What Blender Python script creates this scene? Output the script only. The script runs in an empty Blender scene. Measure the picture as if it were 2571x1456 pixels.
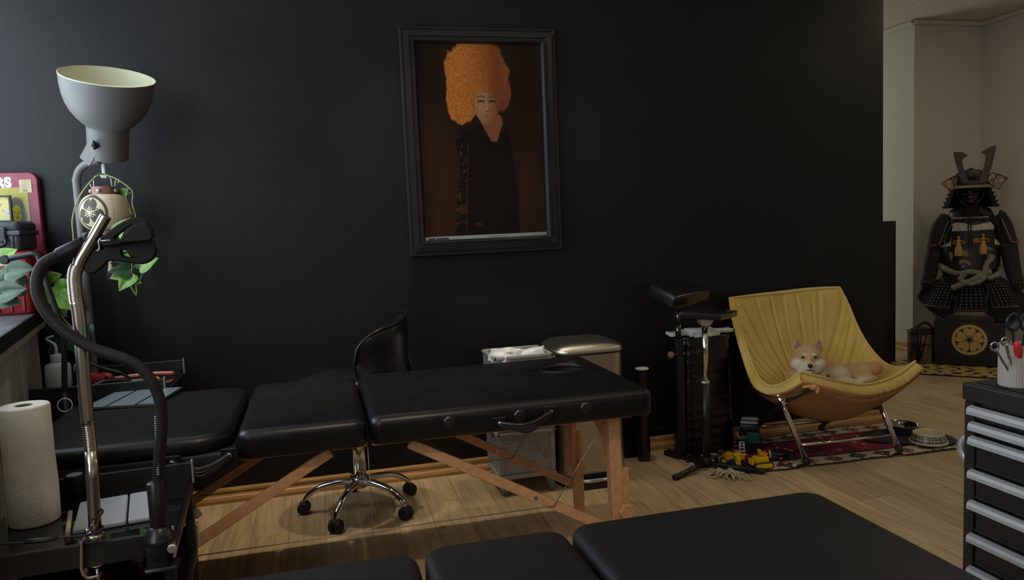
import bpy, bmesh, math, random
from mathutils import Vector, Matrix, noise
from math import sin, cos, pi, radians as R
random.seed(7)
V = Vector
C = bpy.context.scene.collection
scn = bpy.context.scene

# ------------------------------------------------------------------ camera
F = 1900.0
PITCH, ROLL, YAW, EYE = R(5.15), R(-2.4), R(14.37), 1.163
fw = V((sin(YAW)*cos(PITCH), cos(YAW)*cos(PITCH), -sin(PITCH)))
r0 = V((cos(YAW), -sin(YAW), 0)); u0 = r0.cross(fw)
rt = cos(ROLL)*r0 + sin(ROLL)*u0; up = -sin(ROLL)*r0 + cos(ROLL)*u0
cd = bpy.data.cameras.new('camera'); cam = bpy.data.objects.new('camera', cd); C.objects.link(cam)
cd.sensor_width = 36; cd.lens = F/2571*36; cd.clip_start = .05
cam.matrix_world = Matrix(((rt.x, up.x, -fw.x, 0), (rt.y, up.y, -fw.y, 0), (rt.z, up.z, -fw.z, EYE), (0, 0, 0, 1)))
scn.camera = cam
def ray(px, py): return fw + rt*((px-1285.5)/F) - up*((py-728)/F)
def at(px, py, Y):            # photo point at depth plane y=Y
    d = ray(px, py); return V((0, 0, EYE)) + d*(Y/d.y)
def atz(px, py, z=0):
    d = ray(px, py); return V((0, 0, EYE)) + d*((z-EYE)/d.z)

# ------------------------------------------------------------------ materials
def mat(name, col=(.5, .5, .5), rough=.5, metal=0, noise_amt=0, noise_scale=8, bump=0, bump_scale=60, spec=.5,
        coat=0, trans=0, ior=1.45, stretch=None, col2=None, emit=None, alpha=1, sheen=0, wrinkle=0, vcol=None):
    m = bpy.data.materials.new(name); m.use_nodes = True
    nt = m.node_tree; b = nt.nodes['Principled BSDF']; L = nt.links.new
    b.inputs['Base Color'].default_value = (*col, 1)
    b.inputs['Roughness'].default_value = rough; b.inputs['Metallic'].default_value = metal
    b.inputs['Specular IOR Level'].default_value = spec; b.inputs['Coat Weight'].default_value = coat
    b.inputs['Coat Roughness'].default_value = .1
    b.inputs['Transmission Weight'].default_value = trans; b.inputs['IOR'].default_value = ior
    b.inputs['Alpha'].default_value = alpha; b.inputs['Sheen Weight'].default_value = sheen
    if emit:
        b.inputs['Emission Color'].default_value = (*emit[:3], 1); b.inputs['Emission Strength'].default_value = emit[3]
    tc = nt.nodes.new('ShaderNodeTexCoord'); vec = tc.outputs['Object']
    if stretch:
        mp = nt.nodes.new('ShaderNodeMapping'); mp.inputs['Scale'].default_value = stretch
        L(vec, mp.inputs['Vector']); vec = mp.outputs['Vector']
    if vcol:
        va = nt.nodes.new('ShaderNodeVertexColor'); va.layer_name = vcol
        L(va.outputs['Color'], b.inputs['Base Color'])
    elif noise_amt or col2:
        n = nt.nodes.new('ShaderNodeTexNoise'); n.inputs['Scale'].default_value = noise_scale; n.inputs['Detail'].default_value = 5
        L(vec, n.inputs['Vector'])
        cr = nt.nodes.new('ShaderNodeValToRGB'); L(n.outputs['Fac'], cr.inputs['Fac'])
        c2 = col2 or tuple(max(0, c*(1-noise_amt)) for c in col)
        c1 = col if col2 else tuple(min(1, c*(1+noise_amt)) for c in col)
        cr.color_ramp.elements[0].position = .35; cr.color_ramp.elements[1].position = .65
        cr.color_ramp.elements[0].color = (*c2, 1); cr.color_ramp.elements[1].color = (*c1, 1)
        L(cr.outputs['Color'], b.inputs['Base Color'])
    last = None
    for amt, sc, dist in ((bump, bump_scale, .002), (wrinkle, 9, .02)):
        if amt:
            n = nt.nodes.new('ShaderNodeTexNoise'); n.inputs['Scale'].default_value = sc; n.inputs['Detail'].default_value = 4
            L(vec, n.inputs['Vector'])
            bp = nt.nodes.new('ShaderNodeBump'); bp.inputs['Strength'].default_value = amt; bp.inputs['Distance'].default_value = dist
            L(n.outputs['Fac'], bp.inputs['Height'])
            if last: L(last, bp.inputs['Normal'])
            last = bp.outputs['Normal']
    if last: L(last, b.inputs['Normal'])
    return m

M = {}
M['wallblack'] = mat('matte black wall paint', (.0100, .0102, .0102), .46, noise_amt=.10, noise_scale=3, bump=.25, bump_scale=90, spec=.3)
M['plaster'] = mat('white plaster', (.60, .585, .53), .8, bump=.15, bump_scale=60)
M['plaster2'] = mat('white ceiling paint', (.62, .57, .50), .85)
M['vinyl'] = mat('black vinyl', (.0062, .0064, .0070), .36, noise_amt=.25, noise_scale=6, bump=.12, bump_scale=420, spec=.42, wrinkle=.10)
M['vinyl2'] = mat('matte black vinyl', (.0125, .0125, .013), .50, noise_amt=.15, noise_scale=5, bump=.15, bump_scale=500, spec=.4)
M['vinyl3'] = mat('glossy black leatherette', (.010, .010, .010), .27, bump=.1, bump_scale=300, spec=.5, wrinkle=.25)
M['blackmetal'] = mat('black painted metal', (.012, .012, .013), .35, spec=.5)
M['satinblack'] = mat('satin black board', (.015, .015, .015), .4)
M['blackplastic'] = mat('black plastic', (.012, .012, .012), .3)
M['matteblack'] = mat('matte black plastic', (.005, .005, .005), .5, spec=.3)
M['rubber'] = mat('black rubber', (.015, .015, .015), .65)
M['greyrubber'] = mat('grey rubber', (.13, .13, .125), .6)
M['chrome'] = mat('chrome', (.75, .75, .74), .10, 1)
M['steel'] = mat('brushed steel', (.58, .55, .49), .30, 1, bump=.2, bump_scale=30, stretch=(40, 40, 1))
M['bronze'] = mat('brushed nickel tube', (.48, .46, .42), .22, 1)
M['alu'] = mat('satin aluminium', (.62, .62, .62), .38, .85)
M['silverpaint'] = mat('silver grey paint', (.40, .41, .41), .45, .25)
M['beech'] = mat('beech wood', (.50, .265, .135), .5, noise_amt=.12, noise_scale=14, stretch=(3, 3, 3), coat=.1)
M['oaktrim'] = mat('oak trim', (.50, .27, .09), .45, noise_amt=.15, noise_scale=6, stretch=(1, 12, 12))
M['darkgrey'] = mat('dark grey lacquer', (.135, .132, .122), .5)
M['cream'] = mat('cream lamp inside', (.55, .56, .42), .5)
M['white'] = mat('white plastic', (.62, .62, .60), .4)
M['offwhite'] = mat('translucent white bottle', (.62, .66, .68), .35, trans=.15)
M['paper'] = mat('paper towel', (.80, .76, .66), .95, bump=1, bump_scale=160)
M['card'] = mat('cardboard', (.28, .2, .13), .9)
M['greyplastic'] = mat('grey crate plastic', (.33, .33, .32), .5, noise_amt=.08, noise_scale=20)
M['linen'] = mat('white tissue packets', (.80, .80, .78), .8, bump=.8, bump_scale=25, noise_amt=.12, noise_scale=30)
M['wrap'] = mat('black stretch wrap', (.003, .003, .003), .10, bump=1, bump_scale=70, stretch=(1, 1, 2.2), spec=.7, wrinkle=.5)
M['yellow'] = mat('mustard suede', (.63, .44, .105), .82, noise_amt=.09, noise_scale=7, bump=.2, bump_scale=200, sheen=.2, wrinkle=.35)
M['peach'] = mat('peach canvas', (.58, .30, .13), .8, noise_amt=.08, bump=.2, bump_scale=120)
M['terracotta'] = mat('copper lacquered wood', (.30, .13, .10), .35, noise_amt=.3, noise_scale=14, stretch=(6, 6, 1))
M['green'] = mat('pothos leaf', (.12, .24, .02), .38, noise_amt=.35, noise_scale=25, spec=.5)
M['darkgreen'] = mat('dark pothos leaf', (.022, .060, .022), .38, noise_amt=.35, noise_scale=25)
M['stem'] = mat('pothos stem', (.22, .28, .10), .5)
M['red'] = mat('red plastic case', (.24, .012, .015), .38, bump=.2, bump_scale=150)
M['case'] = mat('black ribbed case', (.045, .05, .055), .42, bump=.2, bump_scale=200)
M['panelwhite'] = mat('weathered white panel', (.44, .42, .38), .6, noise_amt=.08, noise_scale=5)
M['sill'] = mat('black stained sill', (.075, .078, .085), .45, noise_amt=.25, noise_scale=7, stretch=(8, 1, 1))
M['sillend'] = mat('black sill edge', (.012, .012, .012), .45)
M['glassdark'] = mat('dark glass shelf', (.006, .006, .007), .04, spec=.8)
M['glass'] = mat('clear ribbed glass', (.85, .86, .84), .05, trans=.92)
M['clear'] = mat('clear plastic', (.8, .8, .8), .1, trans=.9, bump=1, bump_scale=25)
M['greenliq'] = mat('green liquid bottle', (.0, .30, .10), .2, spec=.5)
M['greycase'] = mat('pale grey plastic', (.40, .42, .47), .35)
M['bluegrey'] = mat('grey tray panel', (.15, .19, .23), .25)
M['orange'] = mat('orange plastic', (.70, .20, .03), .35)
M['salmon'] = mat('salmon plastic', (.60, .22, .15), .4)
M['gold'] = mat('gold lacquer', (.50, .33, .11), .45, .2)
M['goldcord'] = mat('gold silk', (.42, .24, .05), .7, bump=.6, bump_scale=90, stretch=(8, 8, 1))
M['lacquer'] = mat('black lacquer', (.008, .008, .008), .35)
M['iron'] = mat('dark russet iron', (.045, .04, .03), .5, .3, noise_amt=.4, noise_scale=40, bump=.5, bump_scale=90)
M['brocade'] = mat('stencilled leather', (.42, .38, .29), .7, col2=(.10, .04, .03), noise_scale=75)
M['leatherpale'] = mat('pale printed leather', (.40, .38, .31), .7, noise_amt=.25, noise_scale=50)
M['cloth'] = mat('black brocade cloth', (.009, .0085, .008), .85, col2=(.030, .027, .022), noise_scale=60, bump=.5)
M['rope'] = mat('grey silk rope', (.17, .165, .125), .55, bump=.8, bump_scale=50, noise_amt=.2)
M['lacing'] = mat('cream lacing', (.42, .38, .30), .8)
M['redlace'] = mat('pink red lacing', (.20, .055, .05), .8)
M['bluelace'] = mat('dark lacing', (.013, .013, .014), .8, noise_amt=.5, noise_scale=60)
M['toyyellow'] = mat('yellow toy plastic', (.78, .48, .01), .35)
M['toyteal'] = mat('dark teal toy plastic', (.01, .075, .065), .25)
M['toyred'] = mat('dark red toy plastic', (.30, .02, .025), .4)
M['toynavy'] = mat('dark navy toy plastic', (.008, .010, .018), .35)
M['toyorange'] = mat('orange toy plastic', (.70, .27, .02), .4)
M['toygrey'] = mat('grey toy plastic', (.30, .31, .30), .4)
M['eye'] = mat('dog eye', (.008, .004, .003), .08, spec=.8)
M['nose'] = mat('dog nose', (.012, .010, .010), .4)
M['fringe'] = mat('cream wool fringe', (.52, .44, .29), .95)
M['blood'] = mat('red handle plastic', (.55, .035, .03), .35)
M['navy'] = mat('navy handle plastic', (.012, .016, .035), .3)
M['vcol'] = mat('printed paper', rough=.45, vcol='Col')
M['vwool'] = mat('woven wool', rough=.95, vcol='Col', bump=.7, bump_scale=260)
M['vpaper'] = mat('ribbed lantern paper', rough=.7, vcol='Col')
M['vgloss'] = mat('glossy print', rough=.25, vcol='Col')
M['ceram'] = mat('cream glazed ceramic', (.62, .55, .38), .25)
M['cable'] = mat('steel cable', (.35, .33, .30), .4, .8)
M['blackcable'] = mat('black cable', (.015, .015, .015), .5)
M['sticker'] = mat('cream sticker', (.55, .47, .28), .6)
M['collar'] = mat('black patterned collar', (.02, .02, .02), .5, noise_amt=.9, noise_scale=120)
M['emis'] = mat('lamp diffuser', (.8, .8, .8), .5, emit=(1, .80, .52, 9))

def floor_mat():
    m = bpy.data.materials.new('oak plank floor'); m.use_nodes = True; nt = m.node_tree; L = nt.links.new
    b = nt.nodes['Principled BSDF']; b.inputs['Roughness'].default_value = .48; b.inputs['Specular IOR Level'].default_value = .35
    tc = nt.nodes.new('ShaderNodeTexCoord'); mp = nt.nodes.new('ShaderNodeMapping')
    mp.inputs['Rotation'].default_value = (0, 0, R(90)); mp.inputs['Location'].default_value = (0, .03, 0)
    L(tc.outputs['Object'], mp.inputs['Vector'])
    br = nt.nodes.new('ShaderNodeTexBrick'); br.offset = .37; br.squash = 1
    for k, v in (('Scale', 1), ('Mortar Size', .0011), ('Brick Width', 1.25), ('Row Height', .138), ('Bias', -.1), ('Mortar Smooth', .3)):
        br.inputs[k].default_value = v
    br.inputs['Color1'].default_value = (.55, .42, .255, 1); br.inputs['Color2'].default_value = (.40, .29, .165, 1)
    br.inputs['Mortar'].default_value = (.16, .10, .05, 1)
    L(mp.outputs['Vector'], br.inputs['Vector'])
    m2 = nt.nodes.new('ShaderNodeMapping'); m2.inputs['Scale'].default_value = (14, 1.2, 1); L(tc.outputs['Object'], m2.inputs['Vector'])
    n = nt.nodes.new('ShaderNodeTexNoise'); n.inputs['Scale'].default_value = 3; n.inputs['Detail'].default_value = 7; n.inputs['Distortion'].default_value = .8
    L(m2.outputs['Vector'], n.inputs['Vector'])
    cr = nt.nodes.new('ShaderNodeValToRGB'); L(n.outputs['Fac'], cr.inputs['Fac'])
    cr.color_ramp.elements[0].position = .3; cr.color_ramp.elements[0].color = (.72, .68, .62, 1)
    cr.color_ramp.elements[1].position = .7; cr.color_ramp.elements[1].color = (1.12, 1.1, 1.05, 1)
    n2 = nt.nodes.new('ShaderNodeTexVoronoi'); n2.inputs['Scale'].default_value = 3.3; L(tc.outputs['Object'], n2.inputs['Vector'])
    c2 = nt.nodes.new('ShaderNodeValToRGB'); L(n2.outputs['Distance'], c2.inputs['Fac'])
    c2.color_ramp.elements[0].position = .02; c2.color_ramp.elements[0].color = (.45, .35, .28, 1)
    c2.color_ramp.elements[1].position = .07; c2.color_ramp.elements[1].color = (1, 1, 1, 1)
    def mul(a, c):
        x = nt.nodes.new('ShaderNodeMix'); x.data_type = 'RGBA'; x.blend_type = 'MULTIPLY'; x.inputs[0].default_value = 1
        L(a, x.inputs[6]); L(c, x.inputs[7]); return x.outputs[2]
    L(mul(mul(br.outputs['Color'], cr.outputs['Color']), c2.outputs['Color']), b.inputs['Base Color'])
    bp = nt.nodes.new('ShaderNodeBump'); bp.inputs['Strength'].default_value = .2; bp.inputs['Distance'].default_value = .002
    L(n.outputs['Fac'], bp.inputs['Height']); L(bp.outputs['Normal'], b.inputs['Normal'])
    return m
M['floor'] = floor_mat()

# ------------------------------------------------------------------ mesh helpers
def bm_(): return bmesh.new()
def box(bm, lo, hi, bev=0, seg=2, mtx=None, mi=0):
    t = bmesh.new(); bmesh.ops.create_cube(t, size=1)
    lo, hi = V(lo), V(hi); s = hi-lo; c = (hi+lo)/2
    for v in t.verts: v.co = V((v.co.x*s.x, v.co.y*s.y, v.co.z*s.z))+c
    if bev: bmesh.ops.bevel(t, geom=t.edges[:], offset=bev, segments=seg, affect='EDGES', profile=.5)
    merge(bm, t, mtx, mi)
def merge(bm, t, mtx=None, mi=0):
    if mtx is not None: bmesh.ops.transform(t, matrix=mtx, verts=t.verts)
    for f in t.faces: f.material_index = mi
    me = bpy.data.meshes.new('x'); t.to_mesh(me); t.free(); bm.from_mesh(me); bpy.data.meshes.remove(me)
def frame_of(d):
    d = d.normalized(); a = V((0, 0, 1)) if abs(d.z) < .95 else V((1, 0, 0))
    x = a.cross(d).normalized(); return x, d.cross(x)
def spline(pts, n=8):
    P = [V(p) for p in pts]; out = []
    P = [2*P[0]-P[1]]+P+[2*P[-1]-P[-2]]
    for i in range(1, len(P)-2):
        for k in range(n):
            t = k/n; a, b, c, d = P[i-1:i+3]
            out.append(.5*((2*b)+(c-a)*t+(2*a-5*b+4*c-d)*t*t+(3*b-a-3*c+d)*t**3))
    out.append(P[-2]); return out
def tube(bm, pts, r, n=12, cap=True, mi=0, closed=False, flat=1):
    P = [V(p) for p in pts]; N = len(P); rs = r if isinstance(r, (list, tuple)) else [r]*N
    rings = []; x = None
    for i, p in enumerate(P):
        d = (P[(i+1) % N]-P[i-1]) if closed else (P[min(i+1, N-1)]-P[max(i-1, 0)])
        if d.length < 1e-9: d = V((0, 0, 1))
        d.normalize()
        if x is None: x, y = frame_of(d)
        else:
            x = (x-d*x.dot(d)); x = x.normalized() if x.length > 1e-6 else frame_of(d)[0]; y = d.cross(x)
        rings.append([bm.verts.new(p+(x*cos(2*pi*k/n)+y*sin(2*pi*k/n)*flat)*rs[i]) for k in range(n)])
    for i in range(N if closed else N-1):
        a, b = rings[i], rings[(i+1) % N]
        for k in range(n):
            f = bm.faces.new((a[k], a[(k+1) % n], b[(k+1) % n], b[k])); f.material_index = mi; f.smooth = True
    if cap and not closed:
        for q in (rings[0][::-1], rings[-1]):
            f = bm.faces.new(q); f.material_index = mi
def bar(bm, a, b, w, h, bev=0, upv=(0, 0, 1)):
    a, b = V(a), V(b); d = b-a; l = d.length; d.normalize(); u = V(upv); x = u.cross(d)
    x = x.normalized() if x.length > 1e-6 else V((1, 0, 0)); z = d.cross(x)
    m = Matrix(((x.x, d.x, z.x, a.x), (x.y, d.y, z.y, a.y), (x.z, d.z, z.z, a.z), (0, 0, 0, 1)))
    box(bm, (-w/2, 0, -h/2), (w/2, l, h/2), bev, 1, m)
def lathe(bm, prof, org=(0, 0, 0), n=40, mtx=None, mi=0, cap=False):
    t = bmesh.new(); o = V(org); rings = []
    for r, z in prof:
        if r < 1e-5: rings.append([t.verts.new(o+V((0, 0, z)))])
        else: rings.append([t.verts.new(o+V((r*cos(2*pi*k/n), r*sin(2*pi*k/n), z))) for k in range(n)])
    for a, b in zip(rings, rings[1:]):
        for k in range(n):
            k2 = (k+1) % n
            if len(a) == 1 and len(b) == 1: continue
            if len(a) == 1: f = t.faces.new((a[0], b[k2], b[k]))
            elif len(b) == 1: f = t.faces.new((a[k], a[k2], b[0]))
            else: f = t.faces.new((a[k], a[k2], b[k2], b[k]))
            f.smooth = True
    if cap:
        for q in (rings[0], rings[-1]):
            if len(q) > 1: t.faces.new(q)
    bmesh.ops.recalc_face_normals(t, faces=t.faces)
    merge(bm, t, mtx, mi)
def ball(bm, c, r, seg=20, mtx=None, mi=0):
    t = bmesh.new(); bmesh.ops.create_uvsphere(t, u_segments=seg, v_segments=max(8, seg//2), radius=1)
    rr = r if isinstance(r, (tuple, list)) else (r, r, r)
    for v in t.verts: v.co = V((v.co.x*rr[0], v.co.y*rr[1], v.co.z*rr[2]))
    for f in t.faces: f.smooth = True
    mm = Matrix.Translation(V(c))
    if mtx is not None: mm = mm @ mtx
    merge(bm, t, mm, mi)
def cyl(bm, a, b, r, n=24, bev=0):
    a, b = V(a), V(b); d = (b-a).normalized(); x, y = frame_of(d)
    m = Matrix(((x.x, y.x, d.x, a.x), (x.y, y.y, d.y, a.y), (x.z, y.z, d.z, a.z), (0, 0, 0, 1))); l = (b-a).length
    e = bev
    prof = [(0, 0), (r-e, 0), (r, e), (r, l-e), (r-e, l), (0, l)] if e else [(0, 0), (r, 0), (r, l), (0, l)]
    t = bmesh.new(); lathe(t, prof, n=n); 
    for f in t.faces: f.smooth = False
    for f in t.faces:
        if len(f.verts) == 4: f.smooth = True
    merge(bm, t, m)
def shape(loops, th, mtx=Matrix(), bev=0, res=6, smooth=False):
    """filled 2-D outline with holes, thickness th along its normal -> bmesh"""
    cu = bpy.data.curves.new('s', 'CURVE'); cu.dimensions = '2D'; cu.fill_mode = 'BOTH'; cu.extrude = max(th/2-bev, .0001)
    cu.bevel_depth = bev; cu.bevel_resolution = 2
    for lp in loops:
        if smooth: lp = [(p.x, p.y) for p in closed_spline(lp, res)]
        s = cu.splines.new('POLY'); s.points.add(len(lp)-1); s.use_cyclic_u = True
        for q, p in zip(s.points, lp): q.co = (p[0], p[1], 0, 1)
    o = bpy.data.objects.new('s', cu); me = bpy.data.meshes.new_from_object(o)
    b = bmesh.new(); b.from_mesh(me); bpy.data.objects.remove(o); bpy.data.curves.remove(cu); bpy.data.meshes.remove(me)
    bmesh.ops.transform(b, matrix=mtx, verts=b.verts); return b
def closed_spline(pts, n=6):
    P = [V((p[0], p[1], 0)) for p in pts]; out = []; N = len(P)
    for i in range(N):
        a, b, c, d = P[i-1], P[i], P[(i+1) % N], P[(i+2) % N]
        for k in range(n):
            t = k/n; out.append(.5*((2*b)+(c-a)*t+(2*a-5*b+4*c-d)*t*t+(3*b-a-3*c+d)*t**3))
    return out
def add(bm, t, mtx=None, mi=0): merge(bm, t, mtx, mi)
def text_bm(s, size, th, mtx, offset=0, align='LEFT'):
    cu = bpy.data.curves.new('t', 'FONT'); cu.body = s; cu.size = size; cu.extrude = th/2; cu.offset = offset; cu.align_x = align
    o = bpy.data.objects.new('t', cu); me = bpy.data.meshes.new_from_object(o)
    b = bmesh.new(); b.from_mesh(me); bpy.data.objects.remove(o); bpy.data.curves.remove(cu); bpy.data.meshes.remove(me)
    bmesh.ops.transform(b, matrix=mtx, verts=b.verts); return b
def frame_mtx(o, x, y):
    x = V(x).normalized(); z = x.cross(V(y)).normalized(); y = z.cross(x); o = V(o)
    return Matrix(((x.x, y.x, z.x, o.x), (x.y, y.y, z.y, o.y), (x.z, y.z, z.z, o.z), (0, 0, 0, 1)))

def obj(name, bm, m, parent=None, smooth=None, local=False):
    me = bpy.data.meshes.new(name); bm.to_mesh(me); bm.free()
    for x in (m if isinstance(m, (list, tuple)) else [m]): me.materials.append(M[x] if isinstance(x, str) else x)
    if smooth is True:
        for p in me.polygons: p.use_smooth = True
    elif isinstance(smooth, (int, float)) and smooth:
        for p in me.polygons: p.use_smooth = True
        me.set_sharp_from_angle(angle=R(smooth))
    o = bpy.data.objects.new(name, me); C.objects.link(o)
    if parent is not None:
        o.parent = parent
        if parent.type == 'EMPTY' and not local and not parent.get('_l'): o.location = -parent.location
    return o
def thing(name, label, cat, loc=(0, 0, 0), rz=0, group=None, local=False):
    o = bpy.data.objects.new(name, None); C.objects.link(o); o.location = loc; o.rotation_euler = (0, 0, rz)
    o.empty_display_size = .05
    o['label'] = label; o['category'] = cat
    if group: o['group'] = group
    if local or rz: o['_l'] = 1
    return o
def tag(o, label, cat, group=None, kind=None):
    o['label'] = label; o['category'] = cat
    if group: o['group'] = group
    if kind: o['kind'] = kind
    return o
def struct(name, bm, m, smooth=None):
    o = obj(name, bm, m, smooth=smooth); o['kind'] = 'structure'; return o
def dup(root, loc, rz=None, label=None, group=None):
    r = root.copy(); C.objects.link(r); r.location = loc
    if rz is not None: r.rotation_euler = (0, 0, rz)
    if label: r['label'] = label
    if group: r['group'] = group
    for ch in list(root.children):
        c = ch.copy(); C.objects.link(c); c.parent = r
        for g in ch.children:
            d = g.copy(); C.objects.link(d); d.parent = c
    return r
def painted(bm, nu, nv, pos, colf):
    """grid coloured point by point; pos(u,v)->Vector, colf(u,v)->rgb"""
    lay = bm.verts.layers.float_color.get('Col') or bm.verts.layers.float_color.new('Col')
    g = []
    for j in range(nv+1):
        row = []
        for i in range(nu+1):
            u, v = i/nu, j/nv; w = bm.verts.new(pos(u, v)); c = colf(u, v); w[lay] = (c[0], c[1], c[2], 1); row.append(w)
        g.append(row)
    for j in range(nv):
        for i in range(nu): bm.faces.new((g[j][i], g[j][i+1], g[j+1][i+1], g[j+1][i]))
    return g
def n2(x, y, z=0): return noise.noise(V((x, y, z)))
def mix(a, b, t): t = max(0, min(1, t)); return tuple(a[i]*(1-t)+b[i]*t for i in range(3))
def sst(a, b, x): t = max(0, min(1, (x-a)/(b-a))); return t*t*(3-2*t)

# ================================================================== SETTING
CEIL = 2.57
b = bm_(); box(b, (-2.2, -2.8, -.06), (6.2, 7.2, 0)); struct('floor', b, 'floor')
b = bm_(); box(b, (-2.2, -2.8, CEIL), (6.2, 7.2, CEIL+.08)); struct('ceiling', b, 'plaster2')
b = bm_(); box(b, (-1.6, 3.43, 0), (2.938, 3.60, CEIL)); struct('wall_back', b, 'wallblack')
def skirting(bm, x0, x1, y, h=.062, mtx=None):
    prof = [(0, 0), (-.026, 0), (-.027, .014), (-.022, .026), (-.016, .030), (-.014, .036), (-.014, h-.008), (-.010, h), (0, h)]
    t = bmesh.new(); ra = [t.verts.new((x0, y+p, z)) for p, z in prof]; rb = [t.verts.new((x1, y+p, z)) for p, z in prof]
    for i in range(len(prof)): j = (i+1) % len(prof); t.faces.new((ra[i], ra[j], rb[j], rb[i]))
    t.faces.new(ra[::-1]); t.faces.new(rb); merge(bm, t, mtx)
b = bm_(); skirting(b, -1.05, 2.938, 3.4295); struct('baseboard_back', b, 'oaktrim')
# far white corner beyond the end of the black wall
b = bm_(); box(b, (4.54, 4.97, 0), (5.4, 7.0, CEIL)); struct('wall_far', b, 'plaster')
b = bm_(); box(b, (5.17, -2.6, 0), (5.40, 4.97, CEIL)); struct('wall_right', b, 'plaster')
b = bm_(); box(b, (-1.6, 3.60, 0), (-1.45, 7.0, CEIL)); box(b, (-1.6, 6.9, 0), (2.6, 7.05, CEIL)); box(b, (4.2, 6.9, 0), (4.54, 7.05, CEIL)); box(b, (2.6, 6.9, 0), (4.2, 7.05, .9)); box(b, (2.6, 6.9, 2.35), (4.2, 7.05, CEIL)); struct('wall_passage', b, 'plaster')
b = bm_()
for xx_ in (2.6, 3.37, 4.14): box(b, (xx_, 6.93, .9), (xx_+.06, 6.98, 2.35), .004, 1)
for z0 in (.9, 2.29): box(b, (2.6, 6.93, z0), (4.2, 6.98, z0+.06), .004, 1)
struct('window_4', b, 'white')
b = bm_(); box(b, (-1.6, -2.75, 0), (5.4, -2.6, CEIL)); struct('wall_front', b, 'plaster')
b = bm_(); skirting(b, 0, .5, 0, .075, Matrix.Translation((4.5395, 5.47, 0)) @ Matrix.Rotation(R(-90), 4, 'Z'))
skirting(b, 4.513, 4.60, 4.9695, .075); struct('baseboard_far', b, 'oaktrim')
b = bm_(); box(b, (4.50, 4.93, 2.535), (5.17, 4.97, CEIL), .012, 3); box(b, (4.50, 4.931, 2.535), (4.54, 6.9, CEIL), .012, 3)
box(b, (5.13, -2.6, 2.535), (5.17, 4.97, CEIL), .012, 3); struct('trim_1', b, 'plaster2')
# rounded access hatch in the ceiling
c0 = atz(2368, 0, CEIL)
lp = closed_spline([(-.13, -.16), (.13, -.16), (.13, .16), (-.13, .16)], 2)
hb = bm_(); box(hb, (-.12, -.15, -.006), (.12, .15, .004), .003, 2)
t = shape([[(p[0]*1.0, p[1]*1.0) for p in [(-.10, -.135), (.10, -.135), (.12, -.115), (.12, .115), (.10, .135), (-.10, .135), (-.12, .115), (-.12, -.115)]]], .006)
hb.free(); b = bm_(); add(b, t, Matrix.Translation((c0.x, c0.y, CEIL-.003)) @ Matrix.Rotation(R(-9), 4, 'Z'))
struct('trim_2', b, 'plaster2')
# left wall with window (outside the frame) and daylight
b = bm_()
box(b, (-1.50, -2.6, 0), (-1.32, 3.43, .95)); box(b, (-1.50, -2.6, 2.4), (-1.32, 3.43, CEIL))
for y0, y1 in ((-2.6, -.9), (1.1, 1.82), (3.37, 3.43)): box(b, (-1.50, y0, .95), (-1.32, y1, 2.4))
struct('wall_left', b, 'plaster')
for nm_, y0, y1 in (('window_1', 1.82, 3.37), ('window_2', -.9, 1.1)):
    b = bm_()
    for yy in (y0, (y0+y1)/2-.03, y1-.06): box(b, (-1.46, yy, .95), (-1.40, yy+.06, 2.4), .004, 1)
    for z0, z1 in ((.95, 1.01), (2.34, 2.4)): box(b, (-1.46, y0, z0), (-1.40, y1, z1), .004, 1)
    struct(nm_, b, 'white')
b = bm_()
for xx_ in (.95, 2.17, 3.39): box(b, (xx_, -2.59, .85), (xx_+.06, -2.54, 2.25), .004, 1)
for z0 in (.85, 2.19): box(b, (.95, -2.59, z0), (3.45, -2.54, z0+.06), .004, 1)
struct('fill_window', b, 'white')  # added frame on the solid wall behind the camera, holds the front fill

# ------------------------------------------------------------------ sill + panelling
t = thing('radiator_cover', 'black stained sill board with slots over pale vertical panelling under the window', 'radiator cover', (-1.1, 2.4, 0))
def sx(y): return -1.046+.19*(3.275-y)
b = bm_(); ys = [3.425, 3.30]
top = []
slots = [2.98, 2.55, 2.12, 1.69]
edges = [3.425]
for s in slots: edges += [s+.03, s]
edges.append(1.35)
pr = shape([[(-1.31, 3.425), (sx(3.425), 3.425), (sx(1.35), 1.35), (-1.31, 1.35)]]+
           [[(-1.25, s), (sx(s)-.07, s), (sx(s)-.07, s+.026), (-1.25, s+.026)] for s in slots], .047)
add(b, pr, Matrix.Translation((0, 0, .8765))); 
o = obj('sill_board', b, ['sill'], t)
b = bm_(); bar(b, (sx(3.42)+.003, 3.42, .8765), (sx(1.35)+.003, 1.35, .8765), .008, .046); obj('sill_edge', b, 'sillend', t)
b = bm_(); bar(b, (sx(3.42)-.012, 3.42, .836), (sx(1.35)-.012, 1.35, .836), .016, .032, .003); obj('sill_moulding', b, 'panelwhite', t)
b = bm_(); n = 14
for i in range(n):
    y0 = 3.42-(3.42-1.35)*i/n; y1 = 3.42-(3.42-1.35)*(i+1)/n
    bar(b, (sx(y0)-.045, y0-.003, .41), (sx(y1)-.045, y1+.003, .41), .018, .815, .003)
obj('panelling', b, 'panelwhite', t)

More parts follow.
